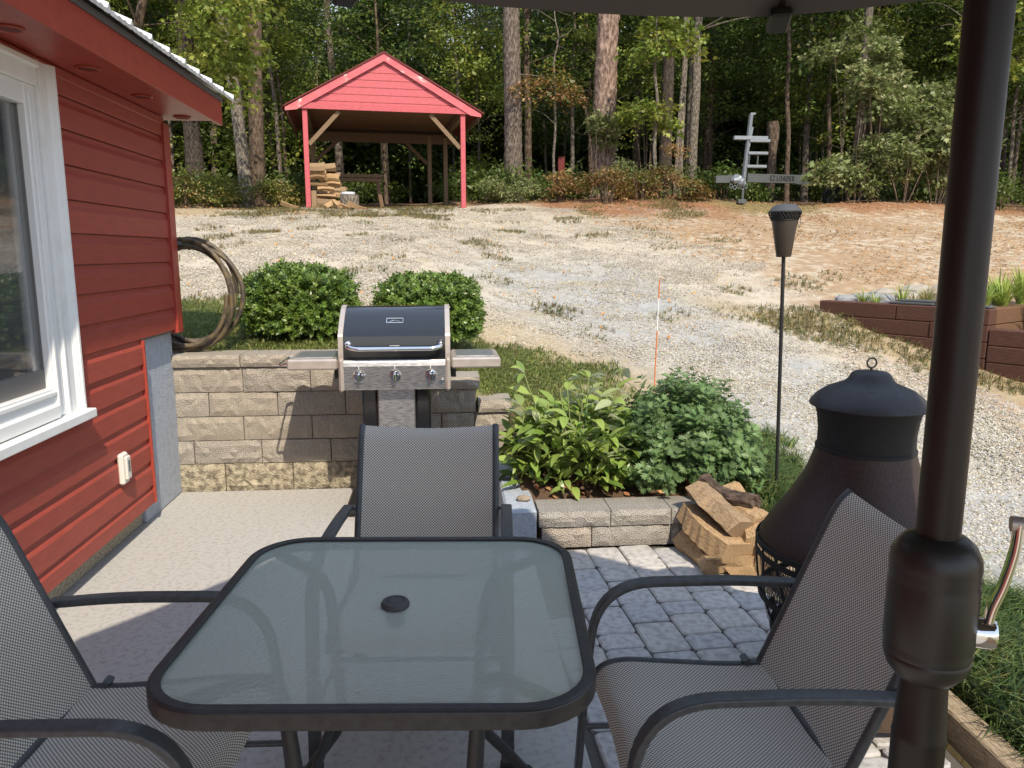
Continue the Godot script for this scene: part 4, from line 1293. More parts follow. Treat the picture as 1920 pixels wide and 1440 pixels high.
func wood_piece(l: float, poly: PackedVector2Array, jit := 0.08, sec := 6) -> ArrayMesh:
	# a split billet along z with uneven faces
	var b := MB.new()
	var rows := []
	var bend := Vector2(rnd(-0.035, 0.035), rnd(-0.03, 0.03))
	var taper := rnd(-0.22, 0.22)
	var twist := rnd(-0.35, 0.35)
	var keep := []
	for p in poly: keep.append(rnd(-jit, jit))
	for i in sec + 1:
		var row := []
		var t := float(i) / sec
		for k in poly.size():
			keep[k] = keep[k] * 0.72 + rnd(-jit, jit) * 0.6
			var p: Vector2 = poly[k].rotated(twist * (t - 0.5)) * (1.0 + keep[k] + taper * (t - 0.5)) + bend * sin(PI * t)
			row.append(Vector3(p.x, p.y, -l / 2 + l * t + (rnd(-0.012, 0.012) if i == 0 or i == sec else 0.0)))
		rows.append(row)
	for i in sec:
		for j in poly.size():
			var k := (j + 1) % poly.size()
			var o: Vector3 = rows[i][j] + rows[i + 1][k]
			o.z = 0
			b.ftri(rows[i][j], rows[i][k], rows[i + 1][k], o)
			b.ftri(rows[i][j], rows[i + 1][k], rows[i + 1][j], o)
	for e in [0, sec]:
		var ce := Vector3.ZERO
		for p in rows[e]: ce += p / poly.size()
		for j in poly.size():
			b.ftri(ce, rows[e][j], rows[e][(j + 1) % poly.size()], Vector3(0, 0, -1 if e == 0 else 1))
	return b.mesh()

func sector(r: float, a0: float, a1: float, n: int, cx := 0.0) -> PackedVector2Array:
	var p := PackedVector2Array()
	for i in n + 1: p.append(Vector2.from_angle(lerpf(a0, a1, float(i) / n)) * r)
	if a1 - a0 < TAU - 0.2: p.append(Vector2(cx, 0))
	var ce := Vector2.ZERO
	for q in p: ce += q / p.size()
	for i in p.size(): p[i] -= ce
	return p

func make_firewood():
	# pile on the pavers: (label, material, section, length, middle, pointing)
	var half := PackedVector2Array([Vector2(-0.085, -0.03), Vector2(-0.04, -0.048), Vector2(0.03, -0.05), Vector2(0.08, -0.035), Vector2(0.088, 0.0), Vector2(0.06, 0.045), Vector2(0.005, 0.062), Vector2(-0.055, 0.045), Vector2(-0.09, 0.005)])
	var third := PackedVector2Array([Vector2(-0.10, -0.02), Vector2(-0.035, -0.062), Vector2(0.045, -0.055), Vector2(0.10, -0.015), Vector2(0.085, 0.025), Vector2(0.02, 0.055), Vector2(-0.06, 0.045)])
	var quarter := PackedVector2Array([Vector2(-0.06, -0.045), Vector2(0.03, -0.055), Vector2(0.075, -0.01), Vector2(0.045, 0.05), Vector2(-0.02, 0.06), Vector2(-0.065, 0.02)])
	var full := sector(0.042, 0.0, TAU * 0.97, 10)
	var beam := PackedVector2Array([Vector2(-0.085, -0.045), Vector2(0.0, -0.062), Vector2(0.075, -0.05), Vector2(0.092, 0.01), Vector2(0.055, 0.055), Vector2(-0.075, 0.048)])
	var list := [
		["flat split log with rough pale face, lowest by the garden wall", "split_wood", half, 0.38, Vector3(1.285, 0.050, -3.63), 4.0, 0.0, 8.0],
		["thick half round log with blunt round end, low in the pile", "split_wood", half, 0.37, Vector3(1.430, 0.052, -3.61), -5.0, 1.0, 175.0],
		["long square cut billet sloping down across the log pile", "split_wood", beam, 0.42, Vector3(1.330, 0.150, -3.64), 14.0, 10.0, -14.0],
		["wide wedge log with grey curved grain on top of the pile", "split_wood_old", third, 0.38, Vector3(1.385, 0.255, -3.68), 20.0, 16.0, -20.0],
		["small wedge billet tucked beside the square billet", "split_wood", quarter, 0.34, Vector3(1.465, 0.155, -3.62), 2.0, 6.0, 20.0],
		["pale split log leaning behind the wedge log", "split_wood", third, 0.36, Vector3(1.50, 0.235, -3.72), 8.0, 12.0, 40.0],
		["short round branch log with dark bark beside the lawn board", "bark", full, 0.34, Vector3(1.47, 0.31, -3.80), 30.0, 4.0, 0.0],
		["brown split billet half hidden behind the fire pot", "split_wood_old", quarter, 0.36, Vector3(1.535, 0.075, -3.58), -6.0, 1.0, 70.0],
	]
	for d in list:
		var t := solo("firewood_log", wood_piece(d[3], d[2], 0.14, 12), M[d[1]], d[0], "log", "split logs piled by the garden wall", d[4])
		t.basis = Basis(Vector3.UP, deg_to_rad(d[5])) * Basis(Vector3.RIGHT, deg_to_rad(d[6])) * Basis(Vector3.BACK, deg_to_rad(d[7]))

func make_torch():
	var t := thing("garden_torch", "dark garden torch with flared canister on a thin pole in grass", "torch", Vector3(1.893, 0.10, -4.17))
	t.rotation.z = deg_to_rad(1.6)
	var b := MB.new()
	b.tube([Vector3(0, -0.1, 0), Vector3(0, 1.44, 0)], 0.0105, 10)
	part("pole", b.mesh(), M.black_plastic, t)
	b = MB.new()
	b.lathe([Vector2(0, 1.43), Vector2(0.038, 1.43), Vector2(0.040, 1.435), Vector2(0.069, 1.625), Vector2(0.069, 1.628), Vector2(0, 1.628)], 28)
	part("canister", b.mesh(), M.torch_body, t)
	b = MB.new()
	for k in 28:
		for i in 3:
			var a := TAU * (k + 0.5 * (i % 2)) / 28
			var r := 0.071 + 0.006 * i
			var d := Vector3(cos(a), 0, sin(a))
			b.bar(d * r + Vector3(0, 1.628 + 0.014 * i, 0), Vector3(cos(a + 0.11), 0, sin(a + 0.11)) * (r + 0.004) + Vector3(0, 1.642 + 0.014 * i, 0), 0.004, 0.003)
	for q in [[1.628, 0.070], [1.672, 0.084]]:
		var ring := []
		for k in 28: ring.append(Vector3(cos(TAU * k / 28) * q[1], q[0], sin(TAU * k / 28) * q[1]))
		b.tube(ring, 0.003, 6, [], false, true)
	part("pierced_collar", b.mesh(), M.black_plastic, t)
	b = MB.new()
	b.lathe([Vector2(0, 1.628), Vector2(0.066, 1.628), Vector2(0.078, 1.672), Vector2(0, 1.672)], 24)
	part("wick_can", b.mesh(), M.black_plastic, t)
	b = MB.new()
	b.lathe([Vector2(0.0, 1.672), Vector2(0.086, 1.672), Vector2(0.087, 1.678), Vector2(0.062, 1.706), Vector2(0.040, 1.714), Vector2(0.0, 1.717)], 28)
	part("snuffer_cap", b.mesh(), M.torch_cap, t)
	b = MB.new()
	b.tube(curve([Vector3(0.083, 1.672, 0.0), Vector3(0.086, 1.63, 0.01), Vector3(0.07, 1.585, 0.03), Vector3(0.055, 1.60, 0.045), Vector3(0.05, 1.63, 0.05)], 5), 0.0016, 5)
	part("cap_chain", b.mesh(), M.black_plastic, t)
	var s := thing("driveway_marker", "thin orange and white driveway marker rod behind the leafy bed", "marker", Vector3(1.545, 0.42, -5.62))
	s.rotation.z = deg_to_rad(-1.0)
	b = MB.new()
	b.tube([Vector3(0, -0.1, 0), Vector3(0, 0.56, 0)], 0.0048, 8)
	part("rod", b.mesh(), M.orange_rod, s)
	b = MB.new()
	b.tube([Vector3(0, 0.56, 0), Vector3(0, 0.80, 0)], 0.0045, 8)
	part("reflective_band", b.mesh(), M.vinyl, s)
	b = MB.new()
	b.tube([Vector3(0, 0.80, 0), Vector3(0, 0.93, 0)], 0.0050, 8)
	part("rod_tip", b.mesh(), M.orange_rod, s)

func make_grill():
	var g := thing("gas_grill", "stainless gas grill with black lid in front of block wall", "grill", Vector3(-0.309, 0, -4.66), deg_to_rad(0.6))
	var b := MB.new()
	# hood: rounded section, x across
	var sec := PackedVector2Array()
	for q in [[0.250, 0.945], [0.252, 0.985], [0.250, 1.03], [0.246, 1.082], [0.238, 1.094], [0.195, 1.132], [0.120, 1.185], [0.062, 1.222], [0.0, 1.240], [-0.06, 1.238], [-0.12, 1.215], [-0.17, 1.165], [-0.20, 1.09], [-0.21, 0.945]]: sec.append(Vector2(q[0], q[1]))
	var n := sec.size()
	for i in n - 1:
		var own := (sec[i + 1] - sec[i]).normalized()
		var d0 := own
		var d1 := own
		if i > 0:
			var e := (sec[i] - sec[i - 1]).normalized()
			if e.dot(own) > 0.88: d0 = (own + e).normalized()
		if i < n - 2:
			var e := (sec[i + 2] - sec[i + 1]).normalized()
			if e.dot(own) > 0.88: d1 = (own + e).normalized()
		var n0 := Vector3(0, -d0.x, d0.y)
		var n1 := Vector3(0, -d1.x, d1.y)
		b.squad(Vector3(-0.29, sec[i].y, sec[i].x), Vector3(0.29, sec[i].y, sec[i].x), Vector3(0.29, sec[i + 1].y, sec[i + 1].x), Vector3(-0.29, sec[i + 1].y, sec[i + 1].x), n0, n0, n1, n1)
	var hood := part("lid", b.mesh(), M.enamel, g)
	for s in [-1, 1]:
		b = MB.new()
		var pl := PackedVector2Array()
		for p in sec: pl.append((p - Vector2(0.02, 1.06)) * 1.03 + Vector2(0.02, 1.06))
		b.tf = Transform3D(Basis(Vector3(0, 0, 1), Vector3(0, 1, 0), Vector3(-1, 0, 0)), Vector3(s * 0.303, 0, 0))
		b.prism(pl, 0.028)
		part("lid_end_cap", b.mesh(), M.cast_trim, hood)
	b = MB.new()
	b.tube(fillet([Vector3(-0.262, 1.040, 0.238), Vector3(-0.262, 1.028, 0.30), Vector3(-0.215, 1.018, 0.315), Vector3(0.215, 1.018, 0.315), Vector3(0.262, 1.028, 0.30), Vector3(0.262, 1.040, 0.238)], 0.035, 6), 0.0125, 14)
	part("handle", b.mesh(), M.chrome, hood)
	for s in [-1, 1]:
		b = MB.new()
		b.tf = Transform3D(Basis(Vector3.RIGHT, deg_to_rad(80)), Vector3(s * 0.262, 1.040, 0.243))
		b.lathe([Vector2(0, 0), Vector2(0.021, 0.0), Vector2(0.020, 0.008), Vector2(0.014, 0.014), Vector2(0, 0.014)], 20)
		part("handle_boss", b.mesh(), M.chrome, hood)
	b = MB.new()
	b.tf = Transform3D(Basis(Vector3.RIGHT, deg_to_rad(-14)), Vector3(0.0, 1.058, 0.240))
	b.box(Vector3.ZERO, Vector3(0.062, 0.07, 0.006), 0.003)
	part("thermometer_plate", b.mesh(), M.stainless, hood)
	# badge: open frame with an arch inside
	b = MB.new()
	b.tf = Transform3D(Basis(Vector3.RIGHT, deg_to_rad(-48)), Vector3(0.0, 1.165, 0.150))
	for q in [[0, 0.017, 0.094, 0.004], [0, -0.017, 0.094, 0.004], [-0.047, 0, 0.004, 0.036], [0.047, 0, 0.004, 0.036]]: b.box(Vector3(q[0], q[1], 0), Vector3(q[2], q[3], 0.004), 0.001)
	var ar := []
	for k in 9: ar.append(Vector3(-0.03 + 0.06 * k / 8.0, -0.012 + 0.013 * sin(PI * k / 8.0), 0))
	b.tube(ar, 0.0022, 6)
	part("badge", b.mesh(), M.chrome, hood)
	# firebox behind and control panel in front
	b = MB.new()
	b.box(Vector3(0, 0.86, 0.0), Vector3(0.58, 0.17, 0.42), 0.02)
	part("firebox", b.mesh(), M.soot, g)
	b = MB.new()
	var ps := PackedVector2Array([Vector2(0.20, 0.775), Vector2(0.255, 0.775), Vector2(0.262, 0.785), Vector2(0.277, 0.915), Vector2(0.272, 0.935), Vector2(0.262, 0.948), Vector2(0.20, 0.955)])
	b.tf = Transform3D(Basis(Vector3(0, 0, 1), Vector3(0, 1, 0), Vector3(-1, 0, 0)), Vector3.ZERO)
	b.prism(ps, 0.575)
	var pan := part("control_panel", b.mesh(), M.stainless, g)
	for s in [-1, 1]:
		b = MB.new()
		b.box(Vector3(s * 0.302, 0.862, 0.215), Vector3(0.029, 0.19, 0.14), 0.012)
		part("panel_end", b.mesh(), M.cast_trim, g)
	for x in [-0.203, 0.0, 0.203]:
		b = MB.new()
		b.tf = Transform3D(Basis(Vector3.RIGHT, deg_to_rad(96.5)), Vector3(x, 0.856, 0.270))
		b.lathe([Vector2(0, 0), Vector2(0.036, 0), Vector2(0.037, 0.006), Vector2(0.032, 0.012), Vector2(0.030, 0.010), Vector2(0.025, 0.010), Vector2(0.023, 0.022), Vector2(0, 0.023)], 28)
		b.box(Vector3(0, 0.028, 0), Vector3(0.014, 0.016, 0.044), 0.004)
		part("knob", b.mesh(), M.chrome, pan)
		b = MB.new()
		b.tf = Transform3D(Basis(Vector3.RIGHT, deg_to_rad(6.5)), Vector3(x, 0.908, 0.2775))
		b.box(Vector3.ZERO, Vector3(0.004, 0.018, 0.002), 0.0)
		part("knob_mark", b.mesh(), M.vinyl, pan)
	b = MB.new()
	b.tf = Transform3D(Basis(Vector3.RIGHT, deg_to_rad(96.5)), Vector3(0.268, 0.828, 0.266))
	b.lathe([Vector2(0, 0), Vector2(0.015, 0), Vector2(0.014, 0.006), Vector2(0.009, 0.007), Vector2(0.008, 0.015), Vector2(0, 0.016)], 20)
	part("ignition_button", b.mesh(), M.chrome, pan)
	for s in [-1, 1]:
		b = MB.new()
		b.box(Vector3(s * 0.465, 0.925, 0.055), Vector3(0.285, 0.062, 0.41), 0.010)
		var sh := part("side_shelf", b.mesh(), M.shelf_paint, g)
		b = MB.new()
		b.box(Vector3(s * 0.465, 0.9575, 0.045), Vector3(0.225, 0.006, 0.30), 0.002)
		part("shelf_top", b.mesh(), M.stainless, sh)
		b = MB.new()
		b.box(Vector3(s * 0.335, 0.865, 0.1), Vector3(0.03, 0.06, 0.2), 0.004)
		part("shelf_bracket", b.mesh(), M.black_plastic, g)
	# rail along the end of the left shelf
	b = MB.new()
	b.sweep(fillet([Vector3(-0.604, 0.925, 0.225), Vector3(-0.655, 0.922, 0.225), Vector3(-0.655, 0.922, -0.07), Vector3(-0.604, 0.925, -0.07)], 0.02, 4), rr(0.010, 0.018, 0.004, 2))
	part("towel_rail", b.mesh(), M.chrome, g)
	# pedestal
	b = MB.new()
	b.box(Vector3(0, 0.42, 0.175), Vector3(0.215, 0.71, 0.03), 0.006)
	part("front_panel", b.mesh(), M.stainless, g)
	for s in [-1, 1]:
		b = MB.new()
		b.box(Vector3(s * 0.155, 0.42, 0.07), Vector3(0.088, 0.71, 0.22), 0.012)
		part("pedestal_side", b.mesh(), M.enamel, g)
	b = MB.new()
	b.box(Vector3(0, 0.05, 0.04), Vector3(0.62, 0.05, 0.40), 0.015)
	part("base", b.mesh(), M.black_plastic, g)
	for s in [-1, 1]:
		for q in [-0.1, 0.19]:
			b = MB.new()
			b.tf = Transform3D(Basis(Vector3.BACK, PI / 2), Vector3(s * 0.27, 0.025, q))
			b.lathe([Vector2(0, -0.012), Vector2(0.022, -0.012), Vector2(0.025, 0.0), Vector2(0.022, 0.012), Vector2(0, 0.012)], 18)
			part("caster", b.mesh(), M.black_plastic, g)

# ---------------------------------------------------------------- leaves
func leaf_into(b: MB, at: Vector3, dir: Vector3, nor: Vector3, l: float, w: float, fold := 0.15, tone := 1.0):
	var s := dir.cross(nor).normalized()
	var n := s.cross(dir).normalized()
	if n.dot(nor) < 0: n = -n
	b.col = Color(tone, tone, tone)
	var a := at
	var m := at + dir * l * 0.45
	var t := at + dir * l - n * l * 0.08
	var e := m + s * w * 0.5 + n * w * fold
	var f := m - s * w * 0.5 + n * w * fold
	b.tri(a, m, e, n, n, n); b.tri(m, t, e, n, n, n)
	b.tri(a, f, m, n, n, n); b.tri(m, f, t, n, n, n)

func leaf_flat(b: MB, at: Vector3, dir: Vector3, nor: Vector3, l: float, w: float, tone := 1.0):
	var s := dir.cross(nor).normalized()
	b.col = Color(tone, tone, tone)
	var n := s.cross(dir).normalized()
	if n.dot(nor) < 0: n = -n
	var m := at + dir * l * 0.45
	b.tri(at, m + s * w * 0.5, at + dir * l, n, n, n)
	b.tri(at, at + dir * l, m - s * w * 0.5, n, n, n)

# five pointed lobes
func leaf_maple(b: MB, at: Vector3, dir: Vector3, nor: Vector3, l: float, tone := 1.0):
	var s := dir.cross(nor).normalized()
	b.col = Color(tone, tone, tone)
	var n := s.cross(dir).normalized()
	if n.dot(nor) < 0: n = -n
	var out := [[0.0, 0.0], [0.42, -0.02], [0.26, 0.22], [0.5, 0.5], [0.2, 0.48], [0.0, 1.0], [-0.2, 0.48], [-0.5, 0.5], [-0.26, 0.22], [-0.42, -0.02]]
	var c := at + dir * l * 0.3
	for i in out.size():
		var p: Array = out[i]
		var q: Array = out[(i + 1) % out.size()]
		var A: Vector3 = at + s * p[0] * l + dir * p[1] * l - n * absf(p[0]) * l * 0.25
		var B: Vector3 = at + s * q[0] * l + dir * q[1] * l - n * absf(q[0]) * l * 0.25
		b.tri(c, A, B, n, n, n)

func dir_in(b: Basis, spread: float) -> Vector3:
	return (b * Vector3(rnd(-spread, spread), 1.0, rnd(-spread, spread))).normalized()

func any_dir() -> Vector3:
	var v := Vector3(rng.randfn(), rng.randfn(), rng.randfn())
	return v.normalized() if v.length() > 0.01 else Vector3.UP

# a leafy spray about one unit across (radius r): twigs carrying leaves
func spray(kind: String, r: float, count: int, l: float) -> ArrayMesh:
	var b := MB.new()
	for i in count:
		var a := rnd(0, TAU)
		var q := sqrt(rng.randf()) * r
		var p := Vector3(cos(a) * q, rnd(-0.22, 0.22) * r, sin(a) * q)
		var d := Vector3(cos(a) + rnd(-0.7, 0.7), rnd(-0.9, 0.25), sin(a) + rnd(-0.7, 0.7)).normalized()
		var n := (Vector3.UP + any_dir() * 0.85).normalized()
		var s := l * rnd(0.65, 1.2)
		var tone := rnd(0.7, 1.25)
		if kind == "maple": leaf_maple(b, p, d, n, s, tone)
		elif kind == "oval": leaf_flat(b, p, d, n, s, s * 0.52, tone)
		elif kind == "narrow": leaf_flat(b, p, d, n, s, s * 0.3, tone)
	b.col = Color(0.35, 0.25, 0.2)
	for i in 5:
		var a := rnd(0, TAU)
		var e := Vector3(cos(a), rnd(-0.1, 0.1), sin(a)) * r * rnd(0.6, 0.95)
		var s := Vector3(-sin(a), 0, cos(a)) * r * 0.008
		b.tri(-s, s, e, Vector3.UP, Vector3.UP, Vector3.UP)
	return b.mesh()

var SP := {}

func make_sprays():
	SP.maple = [spray("maple", 0.42, 16, 0.13), spray("maple", 0.42, 14, 0.14)]
	SP.oval = [spray("oval", 0.45, 26, 0.11), spray("oval", 0.45, 22, 0.13)]
	SP.oak = [spray("maple", 0.34, 18, 0.12), spray("oval", 0.34, 24, 0.13)]
	SP.small = [spray("oval", 0.26, 30, 0.06), spray("oval", 0.26, 26, 0.07)]
	SP.far = [spray("oval", 0.8, 44, 0.20), spray("oval", 0.8, 40, 0.22)]
	SP.needle = [spray("narrow", 0.6, 70, 0.22)]

# trunk and limbs; returns points along the trunk
func trunk_mesh(h: float, r: float, lean: Vector3, limbs: int, from := 0.4, wob := 0.12, reach := 1.6) -> ArrayMesh:
	var b := MB.new()
	var pts := []
	var sc := []
	var n := 9
	for i in n + 1:
		var t := float(i) / n
		pts.append(Vector3(rnd(-wob, wob) * t, h * t, rnd(-wob, wob) * t) + lean * t)
		sc.append(1.22 if i == 0 else lerpf(1.0, 0.3, pow(t, 1.2)))
	pts[0].y = -0.3
	pts = curve(pts, 3)
	var s2 := []
	for i in pts.size(): s2.append(lerpf(sc[i / 3], sc[mini(i / 3 + 1, sc.size() - 1)], (i % 3) / 3.0))
	b.tube(pts, r, 12, s2)
	for i in limbs:
		var t := rnd(from, 0.96)
		var p: Vector3 = pts[int(t * (pts.size() - 1))]
		var a := rnd(0, TAU)
		var l := reach * rnd(0.5, 1.2) * (1.2 - t * 0.6)
		var e := p + Vector3(cos(a) * l, l * rnd(0.0, 0.6), sin(a) * l)
		b.tube(curve([p, p.lerp(e, 0.5) + Vector3(0, rnd(-0.1, 0.15), 0), e], 3), maxf(0.012, r * rnd(0.14, 0.28)), 5, [1, 0.95, 0.85, 0.7, 0.5, 0.35, 0.15])
	return b.mesh()

# a copy of a mesh whose vertex colours are multiplied by a tint; kept for reuse
var tinted_cache := {}
func tinted(me: ArrayMesh, c: Color) -> ArrayMesh:
	var key := [me, c]
	if not tinted_cache.has(key):
		var a := me.surface_get_arrays(0)
		var cs: PackedColorArray = a[Mesh.ARRAY_COLOR]
		for i in cs.size(): cs[i] = cs[i] * c
		a[Mesh.ARRAY_COLOR] = cs
		var m := ArrayMesh.new()
		m.add_surface_from_arrays(Mesh.PRIMITIVE_TRIANGLES, a)
		tinted_cache[key] = m
	return tinted_cache[key]

const TONES := [0.72, 0.92, 1.15]

# joins copies into one mesh
func joined(meshes: Array, where: Array, tints: Array) -> ArrayMesh:
	var st := SurfaceTool.new()
	st.begin(Mesh.PRIMITIVE_TRIANGLES)
	for i in where.size():
		var c: Color = tints[i % tints.size()] * TONES[rng.randi() % 3]
		c.a = 1.0
		st.append_from(tinted(meshes[i % meshes.size()], c), 0, where[i])
	return st.commit()

# foliage through an ellipsoid, thinner inside, in layered clumps
func crown_mesh(kind: String, ce: Vector3, r: Vector3, count: int, tints: Array, size := 1.0, layers := 0, hang := 0.3) -> ArrayMesh:
	var where := []
	var cs := []
	var clumps := []
	for i in maxi(4, count / 12):
		clumps.append(any_dir() * pow(rng.randf(), 0.4))
	for i in count:
		var d: Vector3 = clumps[rng.randi() % clumps.size()] + any_dir() * 0.22
		if layers > 0: d.y = (roundf((d.y * 0.5 + 0.5) * layers) / layers) * 2.0 - 1.0 + rnd(-0.06, 0.06)
		var p := ce + d * r
		var bs := Basis(Vector3.UP, atan2(d.x, d.z) + rnd(-0.9, 0.9)) * Basis(Vector3.RIGHT, hang + rnd(-0.45, 0.45)) * Basis(Vector3.BACK, rnd(-0.45, 0.45))
		where.append(Transform3D(bs.scaled_local(Vector3.ONE * size * rnd(0.7, 1.25)), p))
		cs.append(tints[rng.randi() % tints.size()])
	return joined(SP[kind], where, cs)

func crown(parent: Node, kind: String, ce: Vector3, r: Vector3, count: int, tints: Array, size := 1.0, m: Material = null, layers := 0, hang := 0.3):
	part("crown", crown_mesh(kind, ce, r, count, tints, size, layers, hang), m if m else M.leaf, parent)

const GREENS := [Color(0.10, 0.165, 0.034), Color(0.12, 0.19, 0.038), Color(0.085, 0.145, 0.03), Color(0.16, 0.21, 0.045)]
const BRIGHT := [Color(0.22, 0.29, 0.045), Color(0.27, 0.33, 0.055), Color(0.18, 0.26, 0.04), Color(0.32, 0.34, 0.065)]
const OAKS := [Color(0.21, 0.26, 0.085), Color(0.27, 0.31, 0.12), Color(0.18, 0.23, 0.07), Color(0.33, 0.34, 0.15)]
const FALL := [Color(0.34, 0.19, 0.06), Color(0.28, 0.22, 0.06), Color(0.16, 0.19, 0.05), Color(0.40, 0.22, 0.10)]

# ---------------------------------------------------------------- garden plants
func make_bushes():
	# sprig of small glossy leaves, unit about 9 cm
	var sp := []
	for v in 3:
		var b := MB.new()
		for i in 16:
			var t := float(i) / 16
			var a := i * 2.4 + rnd(-0.3, 0.3)
			var d := Vector3(cos(a), rnd(0.35, 1.0), sin(a)).normalized()
			leaf_flat(b, Vector3(0, 0.075 * t, 0), d, (Vector3.UP + Vector3(-cos(a), 0, -sin(a)) * 0.4 + any_dir() * 0.4).normalized(), rnd(0.022, 0.033), 0.014, rnd(0.7, 1.3))
		sp.append(b.mesh())
	var spec := [["rounded dark green clipped bush beside the coiled hose", Vector3(-1.095, 0.90, -5.86), Vector3(0.385, 0.262, 0.37)], ["rounded bright green clipped bush behind the grill lid", Vector3(-0.135, 0.86, -5.95), Vector3(0.36, 0.25, 0.36)]]
	for s in spec.size():
		var d: Array = spec[s]
		var t := thing("clipped_bush", d[0], "bush", d[1], 0.0, "clipped bushes behind the block wall")
		var r: Vector3 = d[2]
		var nz := noise(1.1, 3, FastNoiseLite.TYPE_SIMPLEX_SMOOTH, 50 + s)
		if true:
			var where := []
			var tints := []
			for i in 5200:
				var dir := any_dir()
				if dir.y < -0.55: continue
				var k := 1.0 + 0.16 * nz.get_noise_3dv(dir * 2.0) + 0.10 * nz.get_noise_3dv(dir * 6.0)
				# squarish section
				var sq := 1.0 / pow(pow(absf(dir.x), 3.0) + pow(absf(dir.y), 3.0) + pow(absf(dir.z), 3.0), 1.0 / 3.0)
				var depth := 1.0 - 0.30 * pow(rng.randf(), 1.6)
				if rng.randf() < 0.05 and dir.y > 0.3: depth = 1.07
				var p := dir * r * k * sq * depth * 0.93 + Vector3(0, r.y * 0.93, 0)
				var up := (dir + Vector3.UP * 0.55 + any_dir() * 0.55).normalized()
				var x := up.cross(Vector3.FORWARD if absf(up.z) < 0.9 else Vector3.RIGHT).normalized()
				where.append(Transform3D(Basis(x, up, x.cross(up)).rotated(up, rnd(0, TAU)).scaled_local(Vector3.ONE * rnd(0.8, 1.3)), p))
				var g := rng.randf()
				tints.append(Color(0.115, 0.195, 0.032) if g < 0.6 else (Color(0.17, 0.25, 0.045) if g < 0.88 else Color(0.21, 0.29, 0.06)))
			part("foliage", joined(sp, where, tints), M.leaf_gloss, t)
		var b := MB.new()
		for i in 14:
			var e := any_dir() * Vector3(0.85, 0.6, 0.85) * r + Vector3(0, r.y, 0)
			b.tube([Vector3(0, -0.05, 0), Vector3(e.x * 0.4, e.y * 0.5, e.z * 0.4), e], 0.012, 5, [1, 0.7, 0.3])
		part("stems", b.mesh(), M.bark_dark, t)

func big_leaf(l: float, w: float, bend: float, fold: float) -> ArrayMesh:
	# lance leaf along z, tip bent down
	var b := MB.new()
	var n := 6
	var rows := []
	for i in n + 1:
		var t := float(i) / n
		var ww := w * pow(sin(PI * pow(t, 0.75)), 0.85) * 0.5
		var ang := bend * t
		var p := Vector3(0, l * (sin(0.35) * t - bend * t * t * 0.5), l * t * cos(ang * 0.5))
		rows.append([p + Vector3(-ww, ww * fold, 0), p, p + Vector3(ww, ww * fold, 0)])
	for i in n:
		for k in 2:
			var q: Vector3 = rows[i + 1][1] - rows[i][1]
			var up := Vector3(0, q.z, -q.y).normalized()
			var tilt := Vector3(0.35 * fold * (1.0 if k == 0 else -1.0), 0, 0)
			var nn := (up + tilt).normalized()
			b.squad(rows[i][k], rows[i][k + 1], rows[i + 1][k + 1], rows[i + 1][k], nn, nn, nn, nn)
	return b.mesh()

